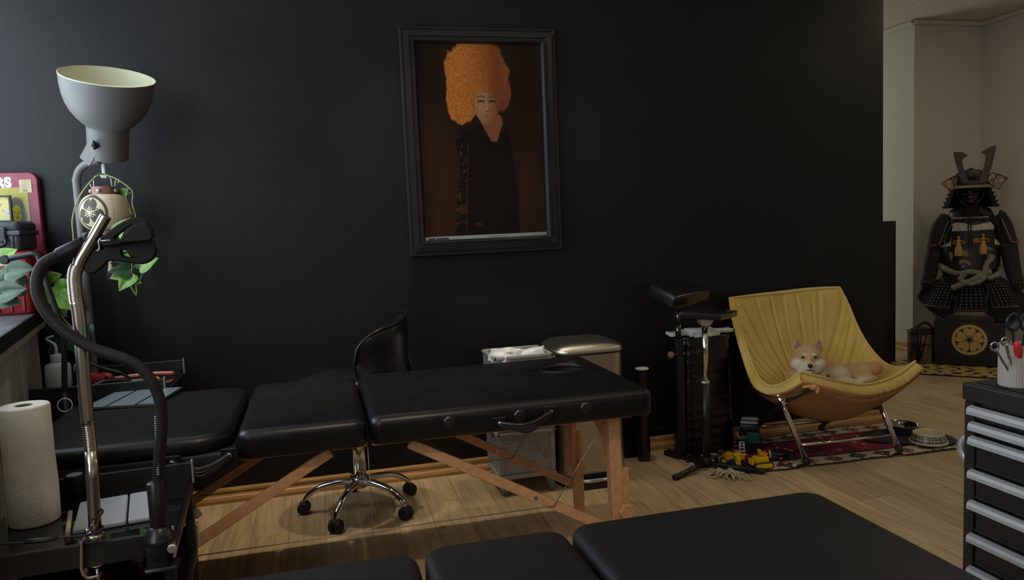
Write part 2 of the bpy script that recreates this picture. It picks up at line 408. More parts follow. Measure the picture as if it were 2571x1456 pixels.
# ------------------------------------------------------------------ framed print
FX0, FX1, FZ0, FZ1 = .409, 1.125, 1.023, 2.037
root = thing('framed_picture', 'black framed dark print of an orange curly haired woman, hung on the black wall', 'picture', (.767, 3.42, 1.02))
def frame_ring(bm, x0, x1, z0, z1, prof):
    """prof: list of (inset, y)"""
    rings = []
    for ins, y in prof:
        rings.append([bm.verts.new(p) for p in ((x0+ins, y, z0+ins), (x1-ins, y, z0+ins), (x1-ins, y, z1-ins), (x0+ins, y, z1-ins))])
    for a, c in zip(rings, rings[1:]):
        for k in range(4): bm.faces.new((a[k], a[(k+1) % 4], c[(k+1) % 4], c[k]))
b = bm_()
frame_ring(b, FX0, FX1, FZ0, FZ1, [(0, 3.428), (0, 3.402), (.004, 3.396), (.010, 3.396), (.013, 3.400), (.017, 3.400), (.020, 3.394), (.042, 3.392), (.046, 3.398),
           (.052, 3.398), (.056, 3.390), (.062, 3.390), (.066, 3.396), (.070, 3.403), (.072, 3.416)])
obj('frame', b, mat('black moulded frame wood', (.014, .014, .014), .28, bump=.1, bump_scale=80), root)
px0, px1, pz0, pz1 = FX0+.070, FX1-.070, FZ0+.070, FZ1-.070
pw, ph = px1-px0, pz1-pz0
SK = [(.53, .70, .085, .105)]
def poster(u, v):
    # v up. generic portrait: dark brown ground, orange curls, face, black robe
    g = mix((.018, .009, .005), (.042, .015, .007), sst(.9, .1, v)*(.5+.5*n2(u*3, v*3))*(1.4-abs(u-.5)))
    if v < .018: return (.34, .35, .34)
    c = g
    nn = n2(u*9, v*9, 3)*.05+n2(u*26, v*26, 5)*.03+n2(u*70, v*70, 6)*.02
    # robe
    rl = .27+.06*sst(.62, .2, v)+.02*n2(v*6, 1)-.09*sst(.45, .0, v); rr = .72+.05*sst(.6, .2, v)
    sh = sst(.64, .58, v+abs(u-.53)*.35)
    if rl < u < rr and sh > 0:
        c = mix(c, (.010, .006, .005), sh)
        if abs(u-(.38-.10*(.5-v))) < .004 and v < .5: c = (.055, .022, .012)
        sq = n2(u*90, v*55, 9)
        if u < rl+.05 and sq > .42: c = (.13, .07, .045)
        if v < .22 and .28 < u < .5 and n2(u*8, v*40, 2) > .35: c = (.045, .018, .010)
    # neck and collar (closed, plain neckline)
    vn = (v-.50)/.14
    if 0 < vn < 1.0:
        hw = .022+.095*vn*(1 if vn < .72 else 1-.45*(vn-.72)/.28); xx = abs(u-.575-.02*(1-vn))
        if xx < hw:
            s = .55+.45*n2(u*9, v*5, 4); c = mix((.12, .035, .018), (.30, .11, .045), .5+.5*s-.9*abs(u-.52))
    # face
    fx, fy = (u-.545)/.108, (v-.69)/.105
    d = fx*fx+fy*fy+(.25*fx*fx if fy < 0 else 0)*abs(fy)*1.5
    if d < 1:
        l = sst(1.2, -.9, fx); c = mix((.18, .06, .025), (.50, .27, .12), l*(1-.5*d))
        for ex in (-.42, .42):
            if abs(fx-ex) < .26 and abs(fy-.20+.10*(fx-ex)**2*8) < .045: c = (.06, .02, .012)
            if abs(fx-ex) < .30 and abs(fy-.42+.5*(fx-ex)**2) < .03: c = (.16, .06, .03)
        if abs(fx-.02) < .05 and -.32 < fy < .2: c = mix(c, (.58, .32, .15), .5)
        if abs(fx-.03) < .13 and abs(fy+.30) < .03: c = (.17, .06, .03)
        if abs(fx-.02) < .24-abs(fy+.56)*1.6 and abs(fy+.56) < .10: c = (.42, .13, .07) if abs(fy+.56) > .015 else (.16, .04, .025)
    # hair
    hx, hy = (u-.475)/.255, (v-.850)/.185
    hd = math.sqrt(hx*hx+hy*hy)+nn*2.2
    lobe = math.sqrt(((u-.345)/.125)**2+((v-.715)/.125)**2)+nn*2.5
    lob2 = math.sqrt(((u-.675)/.075)**2+((v-.755)/.10)**2)+nn*2.5
    facecut = d < (.96+nn*3) and fy < .62
    hm = max(sst(1.05, .97, hd), sst(1.03, .92, lobe), sst(1.03, .9, lob2)*.8)
    if hm > 0 and not facecut:
        w = n2(u*20+3*n2(u*9, v*9), v*20+3*n2(u*8, v*8, 7), 2)
        curl = abs(sin((w*5+n2(u*55, v*55)*1.2)*3.1))
        lt = sst(1.1, -.6, hx)*(.45+.55*curl)
        fz = .5+.5*n2(u*120, v*80, 11); hc = mix((.16, .030, .008), (.74, .25, .045), lt*(.55+.75*fz))
        if u > .60: hc = mix(hc, (.30, .085, .030), sst(.6, .72, u))
        c = mix(c, hc, hm*(.75+.25*curl))
    return c
b = bm_(); painted(b, 190, 300, lambda u, v: V((px0+pw*u, 3.4135, pz0+ph*v)), poster)
prn = obj('print', b, mat('print', rough=.32, vcol='Col', spec=.2), root)
mt = frame_mtx((px0+.018, 3.4125, pz0+.001), (1, 0, 0), (0, 0, 1))
b = bm_(); add(b, text_bm('SAM HASKINS', .0145, .0004, mt, .0006)); obj('print_title', b, 'lacquer', prn)
b = bm_()
for x, w in ((.14, .02), (.30, .085), (.50, .07)):
    for k in range(int(w/.004)): box(b, (px0+x+k*.004, 3.4122, pz0+.0065), (px0+x+k*.004+.0028, 3.4127, pz0+.0085))
obj('print_caption', b, 'greyrubber', prn)

# ------------------------------------------------------------------ massage tables
def cushion(bm, x0, x1, y0, y1, z0, z1, r=.02, corner=.03, crown=.006):
    """upholstered pad: rounded corners, softened top edge, slight crown, puckered corners"""
    NX = max(10, int((x1-x0)/.022)); NY = max(10, int((y1-y0)/.025))
    def outline(ins, c):
        pts = []; q = 5
        X0, X1, Y0, Y1 = x0+ins, x1-ins, y0+ins, y1-ins; c = max(c-ins*.6, .004)
        for (cx, cy, a0) in ((X1-c, Y0+c, -90), (X1-c, Y1-c, 0), (X0+c, Y1-c, 90), (X0+c, Y0+c, 180)):
            for k in range(q+1):
                a = R(a0+90*k/q); pts.append((cx+c*cos(a), cy+c*sin(a)))
        return pts
    prof = [(.004, z0), (0, z0+.006)]+[(0, z1-r)]+[(r*(1-cos(R(t))), z1-r+r*sin(R(t))) for t in (18, 36, 54, 72, 90)]
    rings = [[bm.verts.new((p[0], p[1], z)) for p in outline(i, corner)] for i, z in prof]
    # inner crown rings
    cx, cy = (x0+x1)/2, (y0+y1)/2; last = [v.co.copy() for v in rings[-1]]
    for s in (.97, .9, .78, .55, .3):
        rings.append([bm.verts.new((cx+(v.x-cx)*(1-(1-s)*1), cy+(v.y-cy)*(1-(1-s)*1), z1+crown*(1-s*s))) for v in last])
    for a, c in zip(rings, rings[1:]):
        n = len(a)
        for k in range(n): f = bm.faces.new((a[k], a[(k+1) % n], c[(k+1) % n], c[k])); f.smooth = True
    bm.faces.new(rings[0][::-1]); bm.faces.new(rings[-1])
def carry_handle(parent, a, c, sag, y):
    """padded strap handle between two riveted tabs on the table side (face at y)"""
    b = bm_(); a, c = V(a), V(c); m_ = (a+c)/2-V((0, 0, sag))
    for k, dz in enumerate((.0, .010, .020)):
        P = spline([a+V((0, -.008, -dz*.3)), a*.72+c*.28-V((0, .022, sag*.75+dz*.6)), m_-V((0, .028, dz)), a*.28+c*.72-V((0, .022, sag*.75+dz*.6)), c+V((0, -.008, -dz*.3))], 6)
        tube(b, P, .0078, 8)
    h = obj('carry_handle', b, 'vinyl3', parent)
    for p in (a, c):
        b = bm_(); box(b, (p.x-.022, y-.006, p.z-.018), (p.x+.022, y+.002, p.z+.018), .003, 1); obj('handle_tab', b, 'vinyl', h)
        b = bm_(); cyl(b, (p.x, y-.016, p.z), (p.x, y-.004, p.z), .007, 14, .002); obj('rivet', b, 'bronze', h)

ZT = .610; Y0, Y1 = 2.195, 2.885
root = thing('massage_table', 'black vinyl folding massage table on beech legs, standing along the black wall', 'massage table', (.1, 2.54, 0))
secs = [(-.83, -.262), (-.248, .112), (.120, 1.018)]
b = bm_(); cushion(b, secs[0][0], secs[0][1], Y0, Y1, ZT-.048, ZT, .024, .10); obj('cushion', b, 'vinyl', root)
b = bm_(); cushion(b, secs[1][0], secs[1][1], Y0, Y1, ZT-.080, ZT+.002, .026, .035); obj('cushion', b, 'vinyl', root)
b = bm_(); cushion(b, secs[2][0], secs[2][1], Y0, Y1, ZT-.080, ZT+.004, .028, .035)
cu = obj('cushion', b, 'vinyl', root)
# face hole
hc = (atz(1352, 935, ZT)+atz(1460, 928, ZT))/2; hr = .083
cb = bm_(); lathe(cb, [(0, -.2), (1, -.2), (1, .2), (0, .2)], n=40)
for v in cb.verts: v.co = V((hc.x+.010+v.co.x*hr, hc.y+v.co.y*.062, ZT+v.co.z*.6))
cut = obj('cutter', cb, 'vinyl')
def boolean(o, cutter, op='DIFFERENCE'):
    bpy.context.view_layer.update()
    md = o.modifiers.new('b', 'BOOLEAN'); md.operation = op; md.object = cutter; md.solver = 'EXACT'
    dg = bpy.context.evaluated_depsgraph_get(); me = bpy.data.meshes.new_from_object(o.evaluated_get(dg))
    o.modifiers.clear(); me.name = o.name; o.data = me
boolean(cu, cut); bpy.data.objects.remove(cut)
b = bm_(); N = 40   # rolled lip of the face hole
ring = [V((hc.x+.010+cos(2*pi*k/N)*(hr+.001), hc.y+sin(2*pi*k/N)*.063, ZT+.006)) for k in range(N)]
tube(b, ring, .0065, 8, closed=True)
obj('face_hole_rim', b, 'vinyl', root)
b = bm_(); lathe(b, [(1, -.062), (1, 0)], n=40)
for v in b.verts: v.co = V((hc.x+.010+v.co.x*(hr-.001), hc.y+v.co.y*.061, ZT+v.co.z))
for f in b.faces: f.smooth = True
obj('face_hole_lining', b, 'vinyl2', root)
# frame under the foot section, covered in vinyl
b = bm_(); box(b, (-.78, Y0+.006, ZT-.105), (-.25, Y1-.006, ZT-.050), .012, 3); obj('frame_box', b, 'vinyl2', root, smooth=40)
b = bm_(); box(b, (-.245, Y0+.05, ZT-.0955), (.112, Y1-.05, ZT-.081), .003, 1); box(b, (.125, Y0+.05, ZT-.0955), (.96, Y1-.05, ZT-.081), .003, 1)
obj('frame_board', b, 'beech', root)
for x, z in ((.352, ZT-.035), (.570, ZT-.038), (.785, ZT-.036)):
    b = bm_(); m = frame_mtx((x, Y0-.001, z), (1, 0, 0), (0, 0, 1))
    lathe(b, [(0, .005), (.006, .005), (.008, .003), (.010, .005), (.013, .005), (.017, .0015), (.019, 0)], n=24, mtx=m); obj('vent_button', b, 'blackplastic', root, smooth=True)
carry_handle(root, (.505, Y0-.002, ZT-.052), (.668, Y0-.002, ZT-.034), .016, Y0)
carry_handle(root, (-.415, Y0-.002, ZT-.062), (-.268, Y0-.002, ZT-.058), .022, Y0)
# legs: near and far post, arched panel, adjustable foot
ZU = ZT-.096
for s, x in ((1, .905), (-1, -.665)):
    for y in (2.275, 2.735):
        b = bm_()
        bar(b, (x, y, ZU), (x+.006*s, y, .17), .028, .040, .003, (1, 0, 0))
        l = obj('leg', b, 'beech', root)
        b = bm_(); bar(b, (x+.028*s, y, .34), (x+.032*s, y, .0), .024, .040, .003, (1, 0, 0)); obj('leg_extension', b, 'beech', l)
        b = bm_()
        m = frame_mtx((x+.085*s, y, .235), (0, 1, 0), (0, 0, 1))
        t2 = shape([[(.022*(1+.12*cos(6*a))*cos(a), .022*(1+.12*cos(6*a))*sin(a)) for a in [2*pi*k/36 for k in range(36)]]], .018, frame_mtx((x+.030*s, y-.026, .20), (1, 0, 0), (0, 0, 1)), .002)
        add(b, t2); obj('adjusting_knob', b, 'beech', l)
    b = bm_()
    arch = [(2.305, .0), (2.705, .0), (2.705, -.30), (2.69, -.30), (2.685, -.16)]+[(2.505+.17*cos(R(a)), -.16+.115*sin(R(a))) for a in range(10, 171, 10)]+[(2.325, -.16), (2.32, -.30), (2.305, -.30)]
    add(b, shape([arch], .016, frame_mtx((x, 0, ZU), (0, 1, 0), (0, 0, 1)), .001)); obj('arched_panel', b, 'beech', root)
# braces and tension cables
for s, x0, x1 in ((1, .235, .925), (-1, .005, -.685)):
    for y in (2.245, 2.765):
        b = bm_(); bar(b, (x0, y, ZU-.002), (x1, y, ZU-.002-.566*abs(x1-x0)), .018, .030, .002); 
        br = obj('brace', b, 'beech', root)
        for q in (.56, .95):
            p = V((x0+(x1-x0)*q, y, ZU-.002-.566*abs(x1-x0)*q)); b = bm_(); cyl(b, p+V((0, -.013, 0)), p+V((0, -.008, 0)), .006, 12)
            obj('brace_bolt', b, 'bronze', br)
for y in (2.232, 2.752):
    b = bm_(); za = ZU-.002-.566*.445
    tube(b, [(-.44, y, za), (.68, y, za)], .0016, 6); tube(b, [(.68, y, za), (.86, y, ZU)], .0016, 6); tube(b, [(-.44, y, za), (-.62, y, ZU)], .0016, 6)
    obj('tension_cable', b, 'cable', root)
b = bm_(); tube(b, [(.112, 2.24, ZU), (.112, 2.24, .19)], .0012, 6); obj('hinge_cord', b, 'cable', root)

# foreground table
ZB = .50
def onB(px, py): return atz(px, py, ZB)
q = onB(2010, 1222); q2 = onB(1415, 1318); q3 = onB(1055, 1385)
BY1 = (q2.y+q3.y)/2; BX3 = q.x+.02; BX2 = q2.x; BX1 = q3.x; BY0 = BY1-.63
root = thing('treatment_bed', 'smooth matte black padded treatment bed in the foreground at the bottom of the view', 'treatment bed', (.5, 1.3, 0))
for x0, x1, dz in ((BX1-.62, BX1-.006, -.004), (BX1+.006, BX2-.006, 0), (BX2+.006, BX3, .003)):
    b = bm_(); cushion(b, x0, x1, BY0, BY1+.012, ZB-.085, ZB+dz, .022, .045, .004); obj('cushion', b, 'vinyl2', root)
b = bm_(); box(b, (BX1-.58, BY0+.05, ZB-.13), (BX3-.05, BY1-.04, ZB-.086), .006, 1); obj('frame', b, 'blackmetal', root)
for x in (BX1-.45, BX3-.15):
    for y in (BY0+.09, BY1-.08):
        b = bm_(); bar(b, (x, y, ZB-.13), (x, y, .0), .04, .04, .004, (1, 0, 0)); obj('leg', b, 'blackmetal', root)

# ================================================================== BACK WALL LEFT: floor lamp, lantern, plant
def arc_pts(c, r, a0, a1, n, ax=(1, 0, 0), ay=(0, 0, 1)):
    c, ax, ay = V(c), V(ax), V(ay); return [c+ax*r*cos(R(a0+(a1-a0)*k/n))+ay*r*sin(R(a0+(a1-a0)*k/n)) for k in range(n+1)]
PX, PY = -.868, 3.24
root = thing('floor_lamp', 'dark grey bell shaded floor lamp tilted upwards in front of the black wall', 'floor lamp', (PX, PY, 0))
nb = at(272, 398, 3.18); axis = V((.15, -.36, .92)).normalized()
sx_ = V((1, 0, 0)); sx_ = (sx_-axis*sx_.dot(axis)).normalized()
SM = frame_mtx(nb, sx_, axis.cross(sx_))
b = bm_()
prof = [(.0, 0), (.060, 0), (.068, .004), (.070, .014), (.072, .118), (.076, .126), (.086, .134), (.105, .152), (.124, .176), (.139, .205), (.149, .240), (.155, .275), (.1575, .308)]
inn = [(r-.003, z) for r, z in prof[::-1][:9]]+[(.060, .12), (0, .118)]
lathe(b, prof, n=64, mtx=SM); sh = obj('lamp_shade', b, 'darkgrey', root, smooth=50)
b = bm_(); lathe(b, [(.158, .306), (.1585, .309), (.156, .310)]+inn[1:], n=64, mtx=SM); obj('shade_lining', b, 'cream', sh, smooth=50)
b = bm_(); lathe(b, [(.02, .12), (.02, .15), (.03, .17), (.034, .19), (.028, .215), (0, .226)], n=24, mtx=SM); obj('bulb', b, 'white', sh)
b = bm_(); tube(b, spline([(PX, PY, .02), (PX, PY, .7), (PX, PY, 1.33), (PX, PY, 1.385), (PX+.016, PY-.012, 1.425), (PX+.05, PY-.03, 1.45), tuple(nb+V((-.03, .0, -.005)))], 8), .0145, 16)
obj('pole', b, 'darkgrey', root)
b = bm_(); lathe(b, [(0, 0), (.145, 0), (.15, .006), (.15, .016), (.14, .022), (.02, .026), (.016, .05), (0, .05)], (PX, PY, 0), 48); obj('base', b, 'darkgrey', root, smooth=40)
b = bm_()
p1 = at(212, 397, 3.14); p2 = at(237, 368, 3.10)
P = [V(p1)+V((-.004, 0, .0)), V(p1)+V((.012, -.004, -.020)), V(p2)]
bar(b, p1+V((.0, 0, -.014)), p2+V((.006, 0, .016)), .052, .005, .002, (1, 0, 1))
obj('bracket', b, 'darkgrey', root)
b = bm_(); cyl(b, p2+V((.005, -.02, .002)), p2+V((.005, .01, .002)), .011, 16, .002); box(b, p2+V((.0, -.026, -.014)), p2+V((.010, -.018, .020)), .003, 1); obj('thumb_screw', b, 'matteblack', root)
b = bm_(); hk = at(258, 398, 3.2); tube(b, arc_pts(hk, .020, 180, 360, 12), .0022, 8); obj('wire_hook', b, 'silverpaint', root)

# paper lantern hung from the lamp
LC = at(265, 533, 3.2); LR = .0895
root = thing('paper_lantern', 'small round ribbed paper lantern with black leaf crest and tassel, hung from the floor lamp', 'lantern', tuple(LC))
def lz(t): return LR*.79*sin(t)
prf = []
for k in range(29):
    tt = R(-68+136*k/28); prf.append((LR*(cos(tt)**.55), LR*.80*sin(tt)/sin(R(68))*.93))
def leafcrest(dx, dz):
    # local disc coordinates; returns True where ink
    r = math.hypot(dx, dz)
    if r > 1.0: return 0
    if .84 < r: return 1
    k = 0
    for a in (90, 205, 335):
        ca, sa = cos(R(a)), sin(R(a)); u = dx*ca+dz*sa; w = -dx*sa+dz*ca
        if abs(w) < .030 and -.02 < u < .36: return 0
        if abs(w-.12) < .022 and .08 < u < .28 or abs(w+.12) < .022 and .08 < u < .28: return 0
        if ((u-.45)/.37)**2+(w/.44)**2 < 1 and not (u > .66 and abs(w) < (u-.66)*.6): k = 1
    for a in (147, 270, 20):
        ca, sa = cos(R(a)), sin(R(a)); u = dx*ca+dz*sa; w = -dx*sa+dz*ca
        if u > 0 and abs(w) < .022: return 0
    return k
b = bm_(); NU, NV = 420, 150
def lpos(u, v):
    a = 2*pi*u; k = v*(len(prf)-1); i = min(int(k), len(prf)-2); f = k-i
    r = prf[i][0]*(1-f)+prf[i+1][0]*f; z = prf[i][1]*(1-f)+prf[i+1][1]*f
    r *= 1+.006*abs(sin(v*pi*30)); return LC+V((r*cos(a), r*sin(a), z))
ca = math.atan2(-1, -.42)
def lcol(u, v):
    p = lpos(u, v)-LC; a = math.atan2(p.y, p.x); da = (a-ca+pi) % (2*pi)-pi
    base = mix((.62, .50, .30), (.68, .60, .44), .5+.5*sin(v*pi*60)); base = mix(base, (.50, .36, .18), .15+.2*n2(p.x*40, p.z*300))
    if abs(da-.95) < .02 or abs(da+1.1) < .02: base = mix(base, (.4, .28, .14), .5)
    s = .066
    dx, dz = da*LR/s, (p.z+.002)/s
    if leafcrest(dx, dz): return mix((.035, .033, .03), (.16, .14, .11), .25+.25*sin(v*pi*60))
    return base
painted(b, NU, NV, lpos, lcol); bmesh.ops.remove_doubles(b, verts=b.verts, dist=1e-5); obj('paper_body', b, 'vpaper', root, smooth=True)
zt, zb = prf[-1][1], prf[0][1]
b = bm_(); lathe(b, [(.041, zt-.004), (.041, zt+.030), (.036, zt+.030), (.036, zt)], LC, 36); cap1 = obj('top_cap', b, 'terracotta', root, smooth=40)
b = bm_(); lathe(b, [(.039, zb+.004), (.037, zb-.028), (.032, zb-.028), (.032, zb)], LC, 36); obj('bottom_cap', b, 'terracotta', root, smooth=40)
for a in (-100, -170, -10):
    b = bm_(); d = V((cos(R(a)), sin(R(a)), 0)); ball(b, LC+d*.0425+V((0, 0, zt+.014)), (.0085, .0085, .0085), 12); obj('cap_stud', b, 'silverpaint', cap1)
b = bm_()
P = [LC+V((s*x, 0, zt+z)) for s, x, z in ((-1, .036, .012), (-1, .034, .035), (-1, .038, .052))]
tube(b, spline([LC+V((-.046, 0, zt+.048)), LC+V((-.040, 0, zt+.030)), LC+V((-.032, 0, zt+.034)), LC+V((-.030, 0, zt+.060)), LC+V((-.018, 0, zt+.072)), LC+V((.016, 0, zt+.072)), LC+V((.029, 0, zt+.060)),
     LC+V((.031, 0, zt+.034)), LC+V((.040, 0, zt+.030)), LC+V((.044, 0, zt+.050)), LC+V((.054, 0, zt+.058)), LC+V((.056, 0, zt+.047)), LC+V((.050, 0, zt+.045))], 6), .0026, 8)
obj('bail', b, 'silverpaint', root)
b = bm_(); top = hk+V((0, 0, -.018)); box(b, (top.x-.0065, 3.194, LC.z+zt+.066), (top.x+.0065, 3.206, top.z+.002), .003, 2)
box(b, (top.x-.011, 3.193, LC.z+zt+.062), (top.x+.011, 3.207, LC.z+zt+.078), .003, 1); obj('clip', b, 'white', root)
b = bm_(); tz = at(277, 662, 3.2); tube(b, [LC+V((0, 0, zb-.026)), (tz.x, 3.2, tz.z+.02)], .0016, 6)
ball(b, (tz.x, 3.2, tz.z+.008), (.008, .008, .012), 12); obj('tassel_cord', b, 'fringe', root)
b = bm_()
for k in range(34):
    a = 2*pi*k/34*2.4; r1 = .010+.002*(k % 3); tube(b, [(tz.x+.004*cos(a), 3.2+.004*sin(a), tz.z), (tz.x+.010*cos(a), 3.2+.010*sin(a), tz.z-.028), (tz.x+r1*1.25*cos(a), 3.2+r1*1.25*sin(a), tz.z-.066-.004*random.random())], .0011, 4, mi=0)
for f in b.faces: f.material_index = 1 if f.calc_center_median().z < tz.z-.034 else 0
obj('tassel', b, ['fringe', mat('plum silk', (.12, .05, .10), .7)], root)

# pothos
def leaf(bm, base, d, nrm, L, mi=0, curl=.25):
    d = V(d).normalized(); nrm = V(nrm); s = d.cross(nrm).normalized(); n = s.cross(d)
    outl = [(0, .0), (-.10, .16), (-.10, .32), (.02, .44), (.22, .46), (.45, .38), (.68, .24), (.86, .10), (1.0, 0)]
    K = 5; rows = []
    for x, w in outl:
        row = []
        for k in range(-K, K+1):
            q = k/K; xx = x+(.10 if x <= .02 and False else 0)
            xm = x if abs(q) > .01 or x > 0 else 0
            xx = max(x, 0)*(1-abs(q))+x*abs(q)
            z = curl*(-(xx**2)*.5)+.22*abs(q)*w-.05*cos(q*pi*2)*w
            row.append(bm.verts.new(V(base)+d*xx*L+s*q*w*L+n*z*L))
        rows.append(row)
    for a, c in zip(rows, rows[1:]):
        for k in range(2*K):
            try: f = bm.faces.new((a[k], a[k+1], c[k+1], c[k])); f.smooth = True; f.material_index = mi
            except ValueError: pass
root = thing('pothos_plant', 'trailing green pothos on the sill, one vine looped over the hanging lantern', 'plant', (-1.16, 3.0, .9))
vines = bm_(); fol = bm_()
def vine(pts, r=.0028, n=7):
    tube(vines, spline([at(*p) for p in pts], n), r, 7)
def lf(px, py, Y, ang, L, mi=0, tilt=.35, curl=.3, toward=1):
    """leaf base at a photo point, pointing ang degrees (0 right, 90 up) as seen from the room"""
    p = at(px, py, Y); d = V((cos(R(ang)), -tilt, sin(R(ang)))); leaf(fol, p, d, V((-.15, -1, .35)), L, mi, curl)
# main loop over the lantern
vine([(120, 735, 3.30), (150, 712, 3.28), (180, 672, 3.22), (186, 640, 3.17), (184, 590, 3.17), (182, 550, 3.17), (196, 500, 3.17), (222, 462, 3.16), (246, 440, 3.17), (262, 437, 3.185)])
vine([(262, 437, 3.185), (290, 448, 3.17), (318, 466, 3.16), (333, 482, 3.16), (332, 510, 3.16), (338, 532, 3.16), (341, 550, 3.16), (345, 580, 3.17), (335, 640, 3.18), (331, 680, 3.18), (335, 700, 3.18), (342, 718, 3.18), (343, 742, 3.18)])
vine([(333, 482, 3.16), (317, 490, 3.15), (318, 505, 3.15)], .0018)
vine([(338, 532, 3.16), (330, 537, 3.15), (325, 524, 3.15)], .0018)
vine([(335, 700, 3.18), (348, 710, 3.17), (360, 680, 3.17)], .0030)
vine([(343, 742, 3.18), (330, 722, 3.18), (320, 700, 3.18), (322, 685, 3.18)], .0034)
vine([(331, 680, 3.18), (322, 665, 3.18), (316, 655, 3.17)], .0020); vine([(333, 672, 3.18), (350, 664, 3.17)], .0020)
for a in ((300, 492, 3.22, 40, .050, 0), (297, 590, 3.10, 55, .078, 0), (302, 625, 3.14, -30, .060, 0), (310, 640, 3.14, -70, .055, 1), (320, 650, 3.13, 170, .060, 1),
          (352, 668, 3.10, 25, .075, 0), (350, 655, 3.15, -40, .060, 1), (316, 688, 3.13, 190, .058, 0), (325, 680, 3.12, 175, .07, 1), (330, 690, 3.12, -130, .075, 0), (324, 700, 3.12, -20, .05, 0)): lf(*a)
# leaves beside and on the sill
vine([(120, 735, 3.30), (140, 760, 3.26), (160, 800, 3.22), (190, 832, 3.2), (196, 850, 3.2)], .003)
vine([(130, 700, 3.30), (112, 712, 3.30), (100, 735, 3.28), (60, 752, 3.2), (20, 758, 3.1), (0, 756, 3.05)], .0024)
vine([(130, 702, 3.28), (112, 690, 3.28), (105, 715, 3.28), (120, 748, 3.27), (112, 765, 3.26)], .0018)
vine([(132, 850, 3.28), (124, 880, 3.28), (128, 900, 3.27), (140, 912, 3.27), (152, 880, 3.27), (154, 870, 3.27)], .0022)
vine([(128, 900, 3.27), (150, 930, 3.27), (146, 960, 3.27)], .0020); vine([(125, 870, 3.28), (145, 898, 3.27), (158, 888, 3.27)], .0018)
vine([(60, 655, 3.0), (80, 670, 3.02), (90, 690, 3.05), (60, 700, 3.05), (20, 680, 3.02)], .0018)
vine([(0, 690, 2.95), (40, 690, 3.0), (75, 705, 3.05), (100, 735, 3.1)], .0016)
for a in ((122, 700, 3.24, 20, .055, 0), (134, 720, 3.20, -55, .115, 0), (175, 735, 3.18, 70, .085, 0), (150, 738, 3.18, -40, .10, 0), (150, 770, 3.2, -60, .05, 1),
          (118, 845, 3.26, 30, .075, 1), (150, 850, 3.25, -110, .06, 1), (195, 850, 3.2, -70, .09, 1), (170, 862, 3.22, -30, .05, 0),
          (125, 950, 3.26, 25, .09, 1), (130, 925, 3.26, 70, .04, 1), (215, 820, 3.22, -80, .07, 1),
          (10, 712, 2.95, 35, .098, 1), (20, 680, 2.92, 5, .090, 1), (4, 735, 2.88, 10, .085, 1), (0, 650, 3.0, 30, .07, 0), (45, 660, 3.02, -140, .07, 1), (-12, 745, 2.9, -15, .09, 1), (62, 718, 3.02, 170, .09, 1)): lf(*a)
obj('vines', vines, 'stem', root); obj('leaves', fol, ['green', 'darkgreen'], root, smooth=True)

# ------------------------------------------------------------------ things on the sill
SZ = .9
# printed tin leaning on the wall
root = thing('printed_tin', 'pink tin with yellow portrait panel and white letters, standing against the wall behind the cases', 'tin', (-1.2, 3.40, SZ))
TX0, TX1, TZ0, TZ1 = -1.305, -1.052, .9+.215, 1.432
TZ0 = 1.150
def rr_outline(x0, x1, z0, z1, r, n=5):
    out = []
    for cx, cz, a0 in ((x1-r, z0+r, -90), (x1-r, z1-r, 0), (x0+r, z1-r, 90), (x0+r, z0+r, 180)):
        for k in range(n+1): a = R(a0+90*k/n); out.append((cx+r*cos(a), cz+r*sin(a)))
    return out
TY = 3.395
b = shape([rr_outline(TX0, TX1, SZ+.001, TZ1, .03)], .034, frame_mtx((0, TY+.014, 0), (1, 0, 0), (0, 0, 1)), .004)
obj('tin_body', b, mat('pink printed tin', (.26, .035, .065), .35, noise_amt=.15, noise_scale=30), root, smooth=40)
def tincol(u, v):
    x = TX0+.012+(TX1-.03-TX0-.012)*u; c = (.33, .29, .02)
    for cx, cz, s in ((.33, .66, 1), (.79, .60, 1)):
        dx, dz = (u-cx)/.15, (v-cz)/.24
        if dx*dx+dz*dz < 1 or (abs(dx) < 1.15 and dz < -.1): c = (.12, .12, .12)
        f = (dx/.55)**2+((dz+.12)/.60)**2
        if f < 1: c = (.36, .31, .03)
        if f < 1 and (abs(abs(dx)-.25) < .12 and abs(dz+.02) < .05): c = (.12, .12, .12)
        if f < 1 and abs(dx) < .2 and abs(dz+.42) < .06: c = (.15, .12, .08)
        if f < 1 and abs(dx-.04) < .04 and -.28 < dz < 0: c = (.2, .17, .05)
    return c
b = bm_(); painted(b, 110, 80, lambda u, v: V((TX0+.012+(TX1-.034-TX0-.012)*u, TY-.0038, 1.14+(.238)*v)), tincol); obj('portrait_panel', b, 'vgloss', root)
b = bm_(); add(b, text_bm('RS', .052, .0006, frame_mtx((TX1-.098-.045, TY-.0042, 1.381), (1, 0, 0), (0, 0, 1)), .0035)); obj('lettering', b, 'white', root)
b = bm_(); sx0, sx1_, sz0, sz1 = TX1-.060, TX1-.018, 1.357, 1.408; box(b, (sx0, TY-.0052, sz0), (sx1_, TY-.0043, sz1)); st = obj('price_sticker', b, 'sticker', root)
b = bm_()
for k, (a0, a1) in enumerate(((.1, .9), (.15, .85), (.2, .8), (.1, .9), (.1, .6), (.15, .9), (.1, .7))): box(b, (sx0+.042*a0, TY-.0057, sz1-.005-k*.0055), (sx0+.042*a1, TY-.0053, sz1-.0036-k*.0055))
obj('sticker_print', b, mat('ochre ink', (.25, .17, .05), .6), st)
b = bm_(); add(b, text_bm('17 8', .009, .0004, frame_mtx((sx0+.010, TY-.0056, sz0+.004), (1, 0, 0), (0, 0, 1)), .0002)); obj('sticker_price', b, 'lacquer', st)
